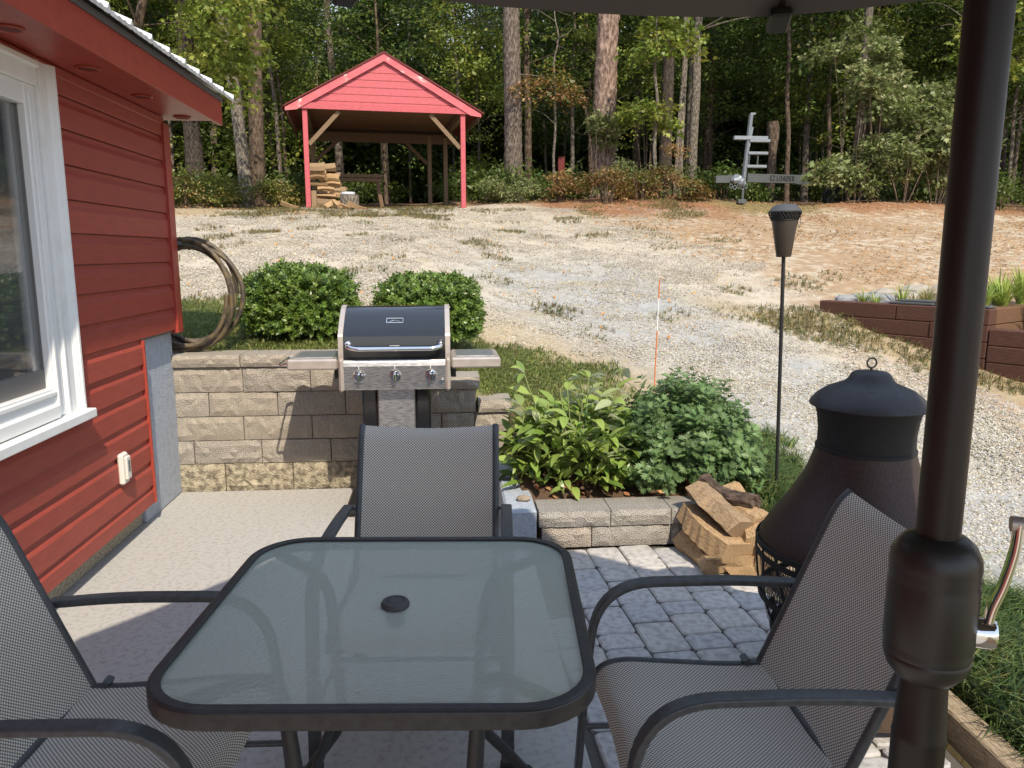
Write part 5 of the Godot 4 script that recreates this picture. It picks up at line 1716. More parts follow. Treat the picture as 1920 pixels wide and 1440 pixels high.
func make_bed_plants():
	# broad-leaved peony-like clump
	var pe := thing("peony_plant", "leafy peony with broad pale green leaves spilling over the curb", "plant", Vector3(0.78, 0.2, -4.45))
	var lv := []
	for q in [[0.13, 0.048, 0.5, 0.5], [0.11, 0.038, 0.8, 0.6], [0.145, 0.045, 0.3, 0.5], [0.10, 0.046, 1.0, 0.4], [0.15, 0.060, 0.7, 0.35]]: lv.append(big_leaf(q[0], q[1], q[2], q[3]))
	var cols := [lin(0.20, 0.29, 0.05), lin(0.26, 0.345, 0.07), lin(0.14, 0.225, 0.045), lin(0.19, 0.25, 0.065), lin(0.26, 0.31, 0.12), lin(0.33, 0.36, 0.19)]
	var ms := []
	for k in cols.size():
		var m := mat("peony_leaf_%d" % k, cols[k], 0.38)
		m.backlight_enabled = true
		m.backlight = lin(0.5, 0.5, 0.35)
		ms.append(m)
	var st := MB.new()
	var many := 0
	var stems := []
	for i in 46:
		var a := rnd(0, TAU)
		var q := sqrt(rng.randf())
		var h := rnd(0.36, 0.62) * (1.12 - 0.45 * q)
		if i < 4: h = rnd(0.56, 0.68)
		var foot := Vector3(cos(a) * q * 0.20, 0, sin(a) * q * 0.22)
		var head := Vector3(cos(a) * q * 0.40, h, sin(a) * q * 0.38)
		if head.z > 0.2: head.y *= 0.75
		stems.append([foot, head])
		st.tube(curve([foot, foot.lerp(head, 0.5) + Vector3(0, 0.06, 0), head], 4), 0.004, 5)
	part("stems", st.mesh(), ms[4], pe)
	for s in stems:
		for lvl in 3:
			var t: float = [1.0, 0.78, 0.55][lvl]
			var p: Vector3 = s[0].lerp(s[1], t) + Vector3(0, 0.06 * 4.0 * t * (1.0 - t) * 0.5, 0)
			var out := Vector3(s[1].x, 0, s[1].z)
			for k in ([4, 2, 2][lvl]):
				if many >= 298: break
				many += 1
				var ang := atan2(out.x, out.z) + rnd(-1.9, 1.9)
				var o := part("leaf", lv[rng.randi() % lv.size()], ms[[0, 0, 1, 1, 2, 3, 3, 4, 5][rng.randi() % 9] if rng.randf() < 0.85 else 1], pe)
				o.transform = Transform3D((Basis(Vector3.UP, ang) * Basis(Vector3.RIGHT, rnd(-0.5, 0.75)) * Basis(Vector3.BACK, rnd(-0.6, 0.6))).scaled_local(Vector3.ONE * rnd(0.75, 1.2)), p)
	# the inner and lower leaves, too many to tell apart
	for v in 3:
		var where := []
		var tints := []
		for i in 330:
			var a := rnd(0, TAU)
			var q := sqrt(rng.randf())
			var hh := rnd(0.05, 0.46) * (1.1 - 0.4 * q)
			where.append(Transform3D((Basis(Vector3.UP, a + rnd(-1.2, 1.2)) * Basis(Vector3.RIGHT, rnd(-0.6, 0.8)) * Basis(Vector3.BACK, rnd(-0.6, 0.6))).scaled_local(Vector3.ONE * rnd(0.7, 1.15)), Vector3(sin(a) * q * 0.42, hh, cos(a) * q * 0.38)))
			tints.append([Color(0.16, 0.25, 0.045), Color(0.21, 0.30, 0.06), Color(0.26, 0.34, 0.08)][rng.randi() % 3])
		var o := part("inner_leaves", joined([lv[v]], where, tints), M.leaf_gloss, pe)
		tag(o, "", "", "", "stuff")
	# chrysanthemum mound with finely cut leaves
	var mu := thing("chrysanthemum_plant", "bushy blue green plant with finely cut leaves behind the log pile", "plant", Vector3(1.40, 0.2, -4.42))
	var sp := []
	for v in 3:
		var b := MB.new()
		for i in 7:
			var t := float(i) / 7
			var a := i * 2.4
			var d := Vector3(cos(a), 0.55 - t * 0.2, sin(a)).normalized()
			var at := Vector3(0, 0.05 + 0.09 * t, 0)
			# cut leaf: pointed lobes along a midrib
			for k in 5:
				var side: float = [0.0, 0.8, -0.8, 0.7, -0.7][k]
				var root: Vector3 = at + d * [0.0, 0.012, 0.012, 0.028, 0.028][k]
				var dd := d.rotated(Vector3.UP, side)
				leaf_flat(b, root, dd, (Vector3.UP + any_dir() * 0.25).normalized(), [0.062, 0.034, 0.034, 0.03, 0.03][k], [0.013, 0.014, 0.014, 0.013, 0.013][k], rnd(0.75, 1.25))
		sp.append(b.mesh())
	if true:
		var where := []
		var tints := []
		for i in 1500:
			var dir := any_dir()
			if dir.y < -0.3: continue
			var r := Vector3(0.36, 0.35, 0.37) * (0.88 + 0.24 * rng.randf())
			var p := dir * r * (1.0 - 0.35 * pow(rng.randf(), 1.5)) + Vector3(0, 0.13, 0)
			if p.y > 0.42: p.y += rnd(0.0, 0.05)
			if p.x < -0.1 and p.z > 0.1: p.x -= 0.06
			var up := (dir * 0.8 + Vector3.UP * 0.7 + any_dir() * 0.35).normalized()
			var x := up.cross(Vector3.FORWARD if absf(up.z) < 0.9 else Vector3.RIGHT).normalized()
			where.append(Transform3D(Basis(x, up, x.cross(up)).rotated(up, rnd(0, TAU)).scaled_local(Vector3.ONE * rnd(0.7, 1.1)), p))
			tints.append([Color(0.15, 0.25, 0.085), Color(0.20, 0.31, 0.115)][rng.randi() % 2])
		part("foliage", joined(sp, where, tints), M.leaf, mu)
	st = MB.new()
	for i in 40:
		var dir := any_dir()
		dir.y = absf(dir.y)
		st.tube([Vector3(dir.x * 0.1, 0, dir.z * 0.1), dir * Vector3(0.33, 0.4, 0.33) + Vector3(0, 0.12, 0)], 0.0035, 4)
	part("stems", st.mesh(), ms[2], mu)
	# fallen dry leaves on the bed soil
	var dm := MB.new()
	dm.quad(Vector3(-1, 0, 0), Vector3(0, 0.2, -0.5), Vector3(1, 0.4, 0), Vector3(0, 0.15, 0.5), Vector3.UP)
	scatter("dry_leaves", "curled dry brown leaves on the planting bed soil", "dry leaves", dm.mesh(), M.tinted, 420, func() -> Array:
		var p := Vector3(rnd(0.47, 1.5), 0, rnd(-5.0, -4.08))
		p.y = ground_at(p.x, p.z) + 0.012
		return [Transform3D(turn_any(Vector3.ONE * rnd(0.012, 0.03), 0.7), p), [Color(0.30, 0.12, 0.05), Color(0.24, 0.10, 0.045), Color(0.4, 0.22, 0.1)][rng.randi() % 3] * rnd(0.6, 1.2)])

func strap_plant(called: String, label: String, cat: String, at: Vector3, h: float, n: int, tint: Array, wd := 0.012, grp := ""):
	var t := thing(called, label, cat, at, 0.0, grp)
	var b := MB.new()
	for i in n:
		var a := rnd(0, TAU)
		var d := Vector3(cos(a), 0, sin(a))
		var s := Vector3(-sin(a), 0, cos(a)) * wd
		var l := h * rnd(0.6, 1.15)
		var lean := rnd(0.15, 0.8)
		var c: Color = tint[rng.randi() % tint.size()]
		b.col = c * rnd(0.8, 1.2)
		var pts := []
		for k in 6:
			var u := float(k) / 5
			pts.append(d * (0.02 + l * lean * u * u) + Vector3.UP * l * (u - lean * 0.55 * u * u * u))
		for k in 5:
			var w0 := 1.0 - 0.15 * k if k < 3 else (1.0 - k / 5.0) * 1.2
			var w1 := 1.0 - 0.15 * (k + 1) if k + 1 < 3 else (1.0 - (k + 1) / 5.0) * 1.2
			var nn: Vector3 = (pts[k + 1] - pts[k]).cross(s).normalized()
			if nn.y < 0: nn = -nn
			b.squad(pts[k] - s * w0, pts[k] + s * w0, pts[k + 1] + s * w1, pts[k + 1] - s * w1, nn, nn, nn, nn)
	part("leaves", b.mesh(), M.blade, t)
	return t

func make_timber_bed():
	# raised bed of stained timbers on the far side of the drive
	var t := thing("raised_timber_bed", "raised garden bed of dark red brown timbers across the drive", "raised bed", Vector3.ZERO)
	var a := Vector3(3.957, 0, -7.766)
	var dir := Vector3(0.526, 0, 0.85)
	var side := Vector3(0.85, 0, -0.526)
	var turn := Basis(Vector3.UP, atan2(dir.x, dir.z))
	var at := func(s: float, q: float, y: float) -> Vector3: return a + dir * s + side * q + Vector3.UP * y
	# upper tier, top at 1.06; lower tier, top at 0.886
	var rows := []
	for r in 5: rows.append([0.987 - 0.148 * r, [[-0.1, 0.72, 1.56], [0.0, 1.05, 1.56], [0.45, 1.56], [1.05, 1.56], [1.5, 1.56]][r]])
	for r in 5: rows.append([0.813 - 0.148 * r, [[1.565, 2.35, 3.6], [1.565, 2.7, 3.6], [1.565, 2.2, 3.6], [1.565, 2.9, 3.6], [2.2, 3.6]][r]])
	for q in rows:
		var cuts: Array = q[1]
		for i in cuts.size() - 1:
			var l: float = cuts[i + 1] - cuts[i] - 0.006
			if l < 0.1: continue
			var b := MB.new()
			b.box(Vector3.ZERO, Vector3(0.15, 0.144, l), 0.007)
			var o := part("timber", b.mesh(), M.timber_red if rng.randf() < 0.85 else M.timber_worn, t)
			o.transform = Transform3D(turn * Basis(Vector3.BACK, rnd(-0.015, 0.015)), at.call((cuts[i] + cuts[i + 1]) * 0.5, 0.075 + rnd(-0.006, 0.006), q[0]))
	for y in [0.987, 0.839]:
		var b := MB.new()
		b.box(Vector3.ZERO, Vector3(2.3, 0.144, 0.15), 0.007)
		var o := part("end_timber", b.mesh(), M.timber_worn, t)
		o.transform = Transform3D(turn, at.call(1.48, 1.31, y))
	var bs := MB.new()
	bs.box(at.call(0.75, 1.35, 0.70), Vector3(2.4, 0.6, 1.55), 0.0, turn)
	bs.box(at.call(2.6, 1.35, 0.53), Vector3(2.4, 0.6, 2.1), 0.0, turn)
	part("soil", bs.mesh(), M.soil, t)
	# slate edging on the top timbers
	for q in [[0.62, 0.42, 0.012, 0.12], [0.70, 0.40, 0.034, 0.16], [1.15, 0.38, 0.012, 0.12]]:
		var b := MB.new()
		b.box(Vector3.ZERO, Vector3(0.14, 0.02, q[1]), 0.004)
		var o := solo("slate_strip", b.mesh(), M.slate, "flat dark slate strip lying on the raised timber bed", "slate", "slate strips on the timber bed")
		o.transform = Transform3D(turn, at.call(q[0] + q[1] * 0.5, q[3], 1.061 + q[2]))
	# stones heaped at the far end
	for q in [[-0.05, 0.42, 0.10], [0.12, 0.35, 0.07], [0.05, 0.62, 0.11], [0.25, 0.60, 0.12], [0.18, 0.85, 0.14], [0.42, 0.80, 0.12], [0.40, 1.05, 0.16], [0.62, 1.0, 0.13], [0.6, 1.25, 0.15], [-0.1, 0.75, 0.09], [-0.18, 0.55, 0.06], [0.3, 0.3, 0.06], [0.8, 1.15, 0.12], [0.2, 0.45, 0.06], [0.02, 0.95, 0.10]]:
		var b := MB.new()
		b.lump(Vector3.ZERO, Vector3(q[2] * 1.2, q[2] * 0.72, q[2]), rng, 0.14, 6, 9)
		solo("fieldstone", b.mesh(), M["fieldstone_%d" % (rng.randi() % 3)], "grey white fieldstone heaped at the end of the timber bed", "stone", "stones at the end of the timber bed", at.call(q[0], q[1], 1.0 + q[2] * 0.4 + 0.09 * maxf(0.0, q[1] - 0.6)))
	var lush := [Color(0.30, 0.38, 0.07), Color(0.36, 0.41, 0.09), Color(0.23, 0.33, 0.06)]
	var straw := [Color(0.50, 0.43, 0.22), Color(0.44, 0.40, 0.17), Color(0.34, 0.36, 0.11)]
	for q in [[0.22, 0.30, 0.24, 55], [0.5, 0.55, 0.34, 40], [0.36, 0.28, 0.20, 40]]:
		strap_plant("daylily", "upright yellow green strap leaved clump among the fieldstones", "plant", at.call(q[0], q[1], 0.99), q[2], q[3], lush, 0.006, "strap leaved clumps in the timber bed")
	for q in [[0.75, 0.55, 0.30, 90], [0.95, 0.8, 0.36, 90], [0.7, 0.4, 0.22, 70], [1.1, 0.5, 0.28, 80], [1.0, 1.1, 0.38, 70], [0.75, 1.3, 0.4, 70]]:
		strap_plant("daylily", "straw coloured drooping strap leaved clump in the timber bed", "plant", at.call(q[0], q[1], 0.99), q[2], q[3], straw, 0.006, "faded clumps in the timber bed")
	for q in [[1.35, 0.40, 0.34, 80], [1.3, 0.8, 0.46, 90], [1.42, 0.62, 0.40, 90], [1.35, 1.2, 0.52, 90], [1.75, 0.8, 0.45, 90]]:
		strap_plant("leafy_perennial", "bright lime green leafy clump in the timber bed beyond the umbrella pole", "plant", at.call(q[0], q[1], 0.98 if q[0] < 1.5 else 0.82), q[2], q[3], lush, 0.015, "lime green clumps in the timber bed")

# ---------------------------------------------------------------- open shed
func make_shed():
	var s := thing("open_shed", "red gabled open shed on posts at the top of the drive", "shed", Vector3(-1.30, 2.44, -17.7), deg_to_rad(7))
	# local: front gable at z = 0, depth towards -z
	var dep := 3.5
	var b: MB
	for q in [[-1.70, 0.0, "front"], [1.70, 0.0, "front"], [-1.70, -dep + 0.25, "back"], [1.28, -dep + 0.25, "back"], [1.70, -dep + 0.25, "back"]]:
		b = MB.new()
		b.box(Vector3(q[0], 1.02, q[1]), Vector3(0.105, 2.24, 0.105), 0.006)
		part("post", b.mesh(), M.shed_red if q[2] == "front" else M.post_wood, s)
	for q in [[-1.64, -0.98, 0.0], [1.64, 0.98, 0.0], [-1.64, -0.9, -dep + 0.25], [1.22, 0.5, -dep + 0.25]]:
		b = MB.new()
		b.bar(Vector3(q[0], 1.42, q[2]), Vector3(q[1], 2.12, q[2]), 0.09, 0.04, 0.004, Vector3(0, 0, 1))
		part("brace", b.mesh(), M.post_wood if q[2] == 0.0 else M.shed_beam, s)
	for x in [-1.70, 1.70]:
		b = MB.new()
		b.box(Vector3(x, 2.17, -dep / 2 + 0.12), Vector3(0.09, 0.16, dep - 0.3), 0.004)
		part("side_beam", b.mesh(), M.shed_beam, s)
	b = MB.new()
	b.box(Vector3(0, 2.05, -dep + 0.25), Vector3(3.9, 0.24, 0.06), 0.004)
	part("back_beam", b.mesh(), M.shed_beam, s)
	# loft boards seen from below
	var z := -0.1
	while z > -dep:
		b = MB.new()
		b.box(Vector3(rnd(-0.02, 0.02), 2.275 + rnd(-0.006, 0.006), z - 0.07), Vector3(4.0, 0.02, 0.138), 0.003)
		part("loft_board", b.mesh(), M.shed_ceiling, s)
		z -= 0.143
	# gable front: horizontal boards cut to the slope
	var rise := 1.09
	var half := 2.02
	var y := 2.17
	var hb := 0.152
	while y < 2.2 + rise - 0.1:
		var lo := half * (1.0 - maxf(y - 2.2, 0.0) / rise) - 0.02
		var hi := half * (1.0 - maxf(y + hb - 2.2, 0.0) / rise) - 0.02
		if y > 2.17 + 0.01 or true:
			var pl := PackedVector2Array([Vector2(-lo, y), Vector2(lo, y), Vector2(maxf(hi, 0.0) + 0.001, minf(y + hb - 0.006, 2.2 + rise - 0.03)), Vector2(-maxf(hi, 0.0) - 0.001, minf(y + hb - 0.006, 2.2 + rise - 0.03))])
			b = MB.new()
			b.tf = Transform3D(Basis(Vector3.RIGHT, deg_to_rad(-3.0)), Vector3(0, y * (1 - cos(deg_to_rad(3))), 0.055 + y * sin(deg_to_rad(3.0))))
			b.prism(pl, 0.018)
			part("gable_board", b.mesh(), M.shed_red, s)
		y += hb
	b = MB.new()
	b.prism(PackedVector2Array([Vector2(-half + 0.06, 2.2), Vector2(half - 0.06, 2.2), Vector2(0, 2.2 + rise - 0.04)]), 0.02)
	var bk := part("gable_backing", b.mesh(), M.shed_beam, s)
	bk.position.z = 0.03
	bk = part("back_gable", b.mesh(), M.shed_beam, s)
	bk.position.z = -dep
	for sx in [-1, 1]:
		b = MB.new()
		var o := Vector2(sx * 2.10, 2.155)
		var pk := Vector2(0, 2.2 + rise + 0.045)
		var pl := PackedVector2Array([o, pk, pk + Vector2(0, -0.165), Vector2(sx * 1.86, 2.115), Vector2(sx * 2.10, 2.085)])
		if sx == 1: pl.reverse()
		b.prism(pl, 0.026)
		var bb := part("barge_board", b.mesh(), M.shed_peeling, s)
		bb.position.z = 0.11
		b = MB.new()
		var top := Vector3(0, 2.2 + rise + 0.075, 0)
		var ev := Vector3(sx * 2.16, 2.175, 0)
		var th := Vector3(0, -0.03, 0)
		var F := Vector3(0, 0, 0.15)
		var K := Vector3(0, 0, -dep - 0.12)
		b.quad(top + F, ev + F, ev + K, top + K, Vector3(sx, 2, 0))
		b.quad(top + F + th, ev + F + th, ev + K + th, top + K + th, Vector3(-sx, -2, 0))
		b.quad(top + F, ev + F, ev + F + th, top + F + th, Vector3(0, 0, 1))
		b.quad(ev + F, ev + K, ev + K + th, ev + F + th, Vector3(sx, 0, 0))
		b.quad(top + K, ev + K, ev + K + th, top + K + th, Vector3(0, 0, -1))
		part("roof_slope", b.mesh(), M.old_red, s)
		b = MB.new()
		b.box(Vector3(sx * 2.06, 2.08, -dep / 2), Vector3(0.03, 0.12, dep), 0.003)
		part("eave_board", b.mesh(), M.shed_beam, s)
	b = MB.new()
	b.box(Vector3(0, 2.205, 0.085), Vector3(3.7, 0.13, 0.03), 0.004)
	part("header", b.mesh(), M.shed_red, s)
	# things stored under it
	var gy := 2.46
	var stack := [[0.06, 0.075], [0.20, 0.085], [0.34, 0.07], [0.47, 0.08], [0.60, 0.07], [0.72, 0.075], [0.84, 0.07], [0.97, 0.085]]
	for i in stack.size():
		for k in (3 if i < 4 else 2):
			var r: float = stack[i][1]
			var pc := wood_piece(rnd(0.36, 0.46), sector(r * 1.15, rnd(0, 1), rnd(2.2, 4.5), 5), 0.1, 4)
			var o := solo("firewood_log", pc, M.split_wood if rng.randf() < 0.55 else M.split_wood_old, "split log stacked behind the red shed's front post", "log", "logs stacked in the open shed", Vector3(-2.66 + (k % 2) * 0.22 + rnd(-0.03, 0.03) - (0.03 * i if i > 3 else 0.0), gy + stack[i][0], -17.85 - k * 0.16 + rnd(-0.05, 0.05)))
			o.basis = Basis(Vector3.UP, deg_to_rad(rnd(75, 100))) * Basis(Vector3.BACK, rnd(0, TAU))
	for q in [[-2.36, 0.09, 24.0], [-2.50, 0.07, -30.0], [-2.25, 0.06, 70.0], [-1.93, 0.05, 100.0], [-3.35, 0.04, 80.0]]:
		var o := solo("firewood_log", wood_piece(0.4, sector(0.1, 0.3, 2.0, 4), 0.1, 4), M.split_wood, "freshly split pale wedge log lying in front of the shed stack", "log", "loose logs at the shed", Vector3(q[0], ground_at(q[0], -17.4) + q[1] + 0.03, -17.35))
		o.basis = Basis(Vector3.UP, deg_to_rad(q[2])) * Basis(Vector3.RIGHT, deg_to_rad(20))
	b = MB.new()
	b.box(Vector3(0, 0.21, 0), Vector3(0.11, 0.46, 0.09), 0.01)
	solo("upright_log", b.mesh(), M.split_wood_old, "upright split plank of wood against the red shed post", "log", "", Vector3(-2.87, 2.45, -17.52))
	var ch := thing("chopping_block", "weathered tree stump chopping block under the shed", "stump", Vector3(-2.12, 2.44, -17.6))
	b = MB.new()
	b.lathe([Vector2(0.23, -0.05), Vector2(0.215, 0.05), Vector2(0.205, 0.2), Vector2(0.21, 0.37), Vector2(0.0, 0.375)], 22)
	part("trunk", b.mesh(), M.bark_pale, ch)
	b = MB.new()
	b.lathe([Vector2(0, 0.40), Vector2(0.15, 0.40), Vector2(0.155, 0.41), Vector2(0.155, 0.45), Vector2(0, 0.455)], 24)
	solo("pail_lid", b.mesh(), M.pail, "round white pail lid resting on the chopping block", "lid", "", Vector3(-2.15, 2.42, -17.62))
	# dark saw horse behind
	var sh := thing("saw_horse", "dark wooden saw horse rack in the shade under the shed", "saw horse", Vector3(-2.15, 2.45, -19.2), 0.1)
	for q in [[0.92, 0.0], [0.82, 0.02]]:
		b = MB.new()
		b.box(Vector3(0, q[0], q[1]), Vector3(1.25, 0.08, 0.12), 0.004)
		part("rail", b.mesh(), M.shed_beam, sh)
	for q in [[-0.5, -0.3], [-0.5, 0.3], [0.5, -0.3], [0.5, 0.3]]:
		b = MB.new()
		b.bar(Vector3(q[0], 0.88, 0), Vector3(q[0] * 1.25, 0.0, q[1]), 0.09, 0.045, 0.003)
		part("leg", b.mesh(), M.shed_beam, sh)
	b = MB.new()
	b.box(Vector3(0, 0.65, 0), Vector3(0.18, 1.3, 0.12), 0.01)
	solo("red_post", b.mesh(), M.old_red, "dark red painted upright post standing in the wood by the big pine", "post", "", Vector3(3.15, 2.85, -21.6))

# ---------------------------------------------------------------- boat trailer
func make_trailer():
	var g := ground_at(7.2, -18.2)
	var t := thing("boat_trailer", "galvanised boat trailer with tall winch stand parked at the wood edge", "trailer", Vector3(6.98, g, -18.2), deg_to_rad(0))
	var b := MB.new()
	# two frame rails: one comes forward, one runs back along the wood
	b.bar(Vector3(0.1, 0.60, 0.0), Vector3(1.62, 0.60, -0.25), 0.06, 0.20, 0.006)
	var rail := part("side_rail", b.mesh(), M.galvanised_shaded, t)
	var tm := TextMesh.new()
	tm.text = "EZ LOADER"
	tm.font_size = 16
	tm.pixel_size = 0.0085
	tm.depth = 0.004
	var fnt := SystemFont.new()
	fnt.font_names = PackedStringArray(["Droid Sans"])
	fnt.font_italic = true
	fnt.font_weight = 700
	tm.font = fnt
	var tx := part("lettering", tm, M.lettering, rail)
	tx.transform = Transform3D(Basis(Vector3.UP, deg_to_rad(9.3)).scaled_local(Vector3(0.95, 1.2, 1)), Vector3(1.02, 0.605, -0.113))
	for q in [[0.50, 1], [1.52, -1]]:
		b = MB.new()
		b.prism(PackedVector2Array([Vector2(0.035 * q[1], 0.055), Vector2(-0.03 * q[1], 0.0), Vector2(0.035 * q[1], -0.055), Vector2(0.0, 0.0)]), 0.004)
		var br := part("bracket_mark", b.mesh(), M.lettering, rail)
		br.transform = Transform3D(Basis(Vector3.UP, deg_to_rad(9.3)), Vector3(q[0], 0.605, -0.031 - (q[0] - 0.1) * 0.164))
	b = MB.new()
	b.bar(Vector3(-0.62, 0.57, -0.1), Vector3(0.05, 0.58, -0.02), 0.06, 0.17, 0.006)
	b.bar(Vector3(-0.62, 0.60, -0.1), Vector3(0.35, 0.78, -1.3), 0.05, 0.07, 0.005)
	part("tongue", b.mesh(), M.galvanised_shaded, t)
	b = MB.new()
	b.bar(Vector3(0.35, 0.74, -1.2), Vector3(1.7, 0.76, -1.1), 0.05, 0.07, 0.005)
	b.bar(Vector3(1.55, 0.70, -0.24), Vector3(2.75, 0.95, -0.7), 0.05, 0.07, 0.005)
	b.bar(Vector3(1.4, 0.52, -0.2), Vector3(2.9, 0.50, -0.6), 0.05, 0.08, 0.005)
	for x in [0.65, 1.6, 2.4]: b.bar(Vector3(x, 0.66, -0.1 - 0.2 * x), Vector3(x, 0.74, -1.15), 0.05, 0.05, 0.004)
	part("rear_frame", b.mesh(), M.galvanised_shaded, t)
	# jack and winch stand
	b = MB.new()
	b.tube([Vector3(-0.02, 0.07, 0.09), Vector3(0.0, 0.62, 0.06)], 0.032, 12)
	b.box(Vector3(-0.05, 0.05, 0.11), Vector3(0.2, 0.10, 0.14), 0.01)
	part("jack", b.mesh(), M.galvanised_shaded, t)
	b = MB.new()
	b.bar(Vector3(0.0, 0.55, 0.05), Vector3(0.13, 2.04, 0.0), 0.075, 0.075, 0.006)
	b.bar(Vector3(0.09, 1.3, 0.03), Vector3(0.16, 1.75, 0.02), 0.05, 0.05, 0.005)
	b.box(Vector3(0.17, 2.05, 0.0), Vector3(0.13, 0.05, 0.06), 0.012)
	part("winch_post", b.mesh(), M.galvanised, t)
	for q in [[1.50, -0.28, 0.54, 0.09], [1.44, 0.10, 0.60, 0.07], [1.16, 0.08, 0.56, 0.07], [0.86, 0.06, 0.54, 0.07]]:
		b = MB.new()
		b.box(Vector3((q[1] + q[2]) / 2, q[0], 0.03), Vector3(q[2] - q[1], q[3], 0.11), 0.012)
		part("cross_arm", b.mesh(), M.galvanised, t)
	b = MB.new()
	b.bar(Vector3(0.12, 1.15, 0.05), Vector3(0.10, 0.86, 0.06), 0.03, 0.03, 0.004)
	b.bar(Vector3(0.33, 1.12, 0.03), Vector3(0.32, 0.88, 0.03), 0.03, 0.03, 0.004)
	part("strap_hook", b.mesh(), M.galvanised_shaded, t)
	b = MB.new()
	b.lump(Vector3(-0.18, 0.56, 0.10), Vector3(0.14, 0.11, 0.10), rng, 0.3, 5, 8)
	b.lump(Vector3(-0.05, 0.48, 0.14), Vector3(0.10, 0.09, 0.08), rng, 0.3, 5, 8)
	for k in 5:
		var c := Vector3(-0.32 + 0.09 * k, 0.40 - 0.03 * (k % 2), 0.12)
		var ring := []
		for i in 10: ring.append(c + Vector3(cos(TAU * i / 10) * 0.035, sin(TAU * i / 10) * 0.05, 0.01 * (k % 2)))
		b.tube(ring, 0.007, 5, [], false, true)
	part("coupler_and_chain", b.mesh(), M.galvanised, t)
	for q in [[3.3, -0.7], [3.3, -2.0]]:
		b = MB.new()
		b.tf = Transform3D(Basis(Vector3.RIGHT, PI / 2), Vector3(q[0], 0.33, q[1]))
		b.lathe([Vector2(0.0, -0.08), Vector2(0.18, -0.07), Vector2(0.30, -0.085), Vector2(0.325, -0.05), Vector2(0.325, 0.05), Vector2(0.30, 0.085), Vector2(0.18, 0.07), Vector2(0, 0.08)], 26)
		part("wheel", b.mesh(), M.soot, t)

# ---------------------------------------------------------------- the wood
# trunk with raised bark plates, for trunks near enough to show them
func plated_trunk(h: float, r: float, lean: Vector3, deep: float, sd: int) -> ArrayMesh:
	var f := noise(1.0, 2, FastNoiseLite.TYPE_CELLULAR, sd)
	f.cellular_return_type = FastNoiseLite.RETURN_DISTANCE2_SUB
	var st := SurfaceTool.new()
	st.begin(Mesh.PRIMITIVE_TRIANGLES)
	var na := 40
	var nh := int(h / 0.055)
	for i in nh + 1:
		var t := float(i) / nh
		var y := -0.3 + (h + 0.3) * t
		for j in na:
			var a := TAU * j / na
			var d := Vector3(cos(a), 0, sin(a))
			var k := clampf(f.get_noise_3d(d.x * r * 8.0, y * 2.9, d.z * r * 8.0) + 1.0, 0.0, 0.55) / 0.55
			var rad := r * (lerpf(1.0, 0.45, t) + 0.2 * exp(-maxf(y, 0.0) * 3.0)) + deep * (k - 0.6)
			st.add_vertex(d * rad + lean * t + Vector3(0.03 * sin(y * 0.7 + sd), y, 0.0))
	for i in nh:
		for j in na:
			var a := i * na + j
			var b := i * na + (j + 1) % na
			for q in [a, a + na, b, b, a + na, b + na]: st.add_index(q)
	st.generate_normals()
	return st.commit()

func tree(called: String, label: String, group: String, x: float, z: float, h: float, r: float, bark: String, lean: Vector3, kind: String, from: float, cr: Vector3, count: int, tints: Array, size := 1.0, limbs := 8, layers := 0, mtl: Material = null) -> Node3D:
	var t := thing(called, label, "tree", Vector3(x, ground_at(x, z), z), 0.0, group)
	if called == "pine_tree" and z > -21.2:
		part("trunk", plated_trunk(h, r, lean, 0.05 if bark == "bark_pine" else 0.024, 3 if bark == "bark_pine" else 7), M[bark], t)
		for i in 5:
			var b := MB.new()
			var p := Vector3(0, rnd(2.6, 7.0), 0)
			var a := rnd(-0.4, 1.2)
			var e := p + Vector3(cos(a) * 1.7, rnd(-0.5, 0.1), sin(a) * 0.8)
			b.tube(curve([p, p.lerp(e, 0.5) + Vector3(0, 0.12, 0), e], 4), 0.018, 5, [1, 0.9, 0.8, 0.7, 0.6, 0.5, 0.35, 0.25, 0.15])
			part("dead_limb", b.mesh(), M.bark_pale, t)
	else:
		part("trunk", trunk_mesh(h, r, lean, limbs, from / h, 0.10, cr.x * 0.8), M[bark], t)
	crown(t, kind, Vector3(lean.x, from + cr.y, lean.z), cr, count, tints, size, mtl, layers)
	return t

func shrub(called: String, label: String, group: String, x: float, z: float, r: Vector3, kind: String, count: int, tints: Array, size := 1.0, up := 0.0):
	var t := thing(called, label, "shrub", Vector3(x, ground_at(x, z), z), 0.0, group)
	var b := MB.new()
	for i in 7:
		var d := any_dir()
		var e := Vector3(d.x * r.x * 0.8, up + r.y * (1.0 + 0.7 * absf(d.y)), d.z * r.z * 0.8)
		b.tube(curve([Vector3(d.x * 0.1, -0.1, d.z * 0.1), e * 0.5 + Vector3(0, 0.1, 0), e], 3), 0.016, 5, [1, 0.9, 0.8, 0.7, 0.5, 0.4, 0.2])
	part("stems", b.mesh(), M.bark_brown, t)
	crown(t, kind, Vector3(0, up + r.y * 0.95, 0), r, count, tints, size)

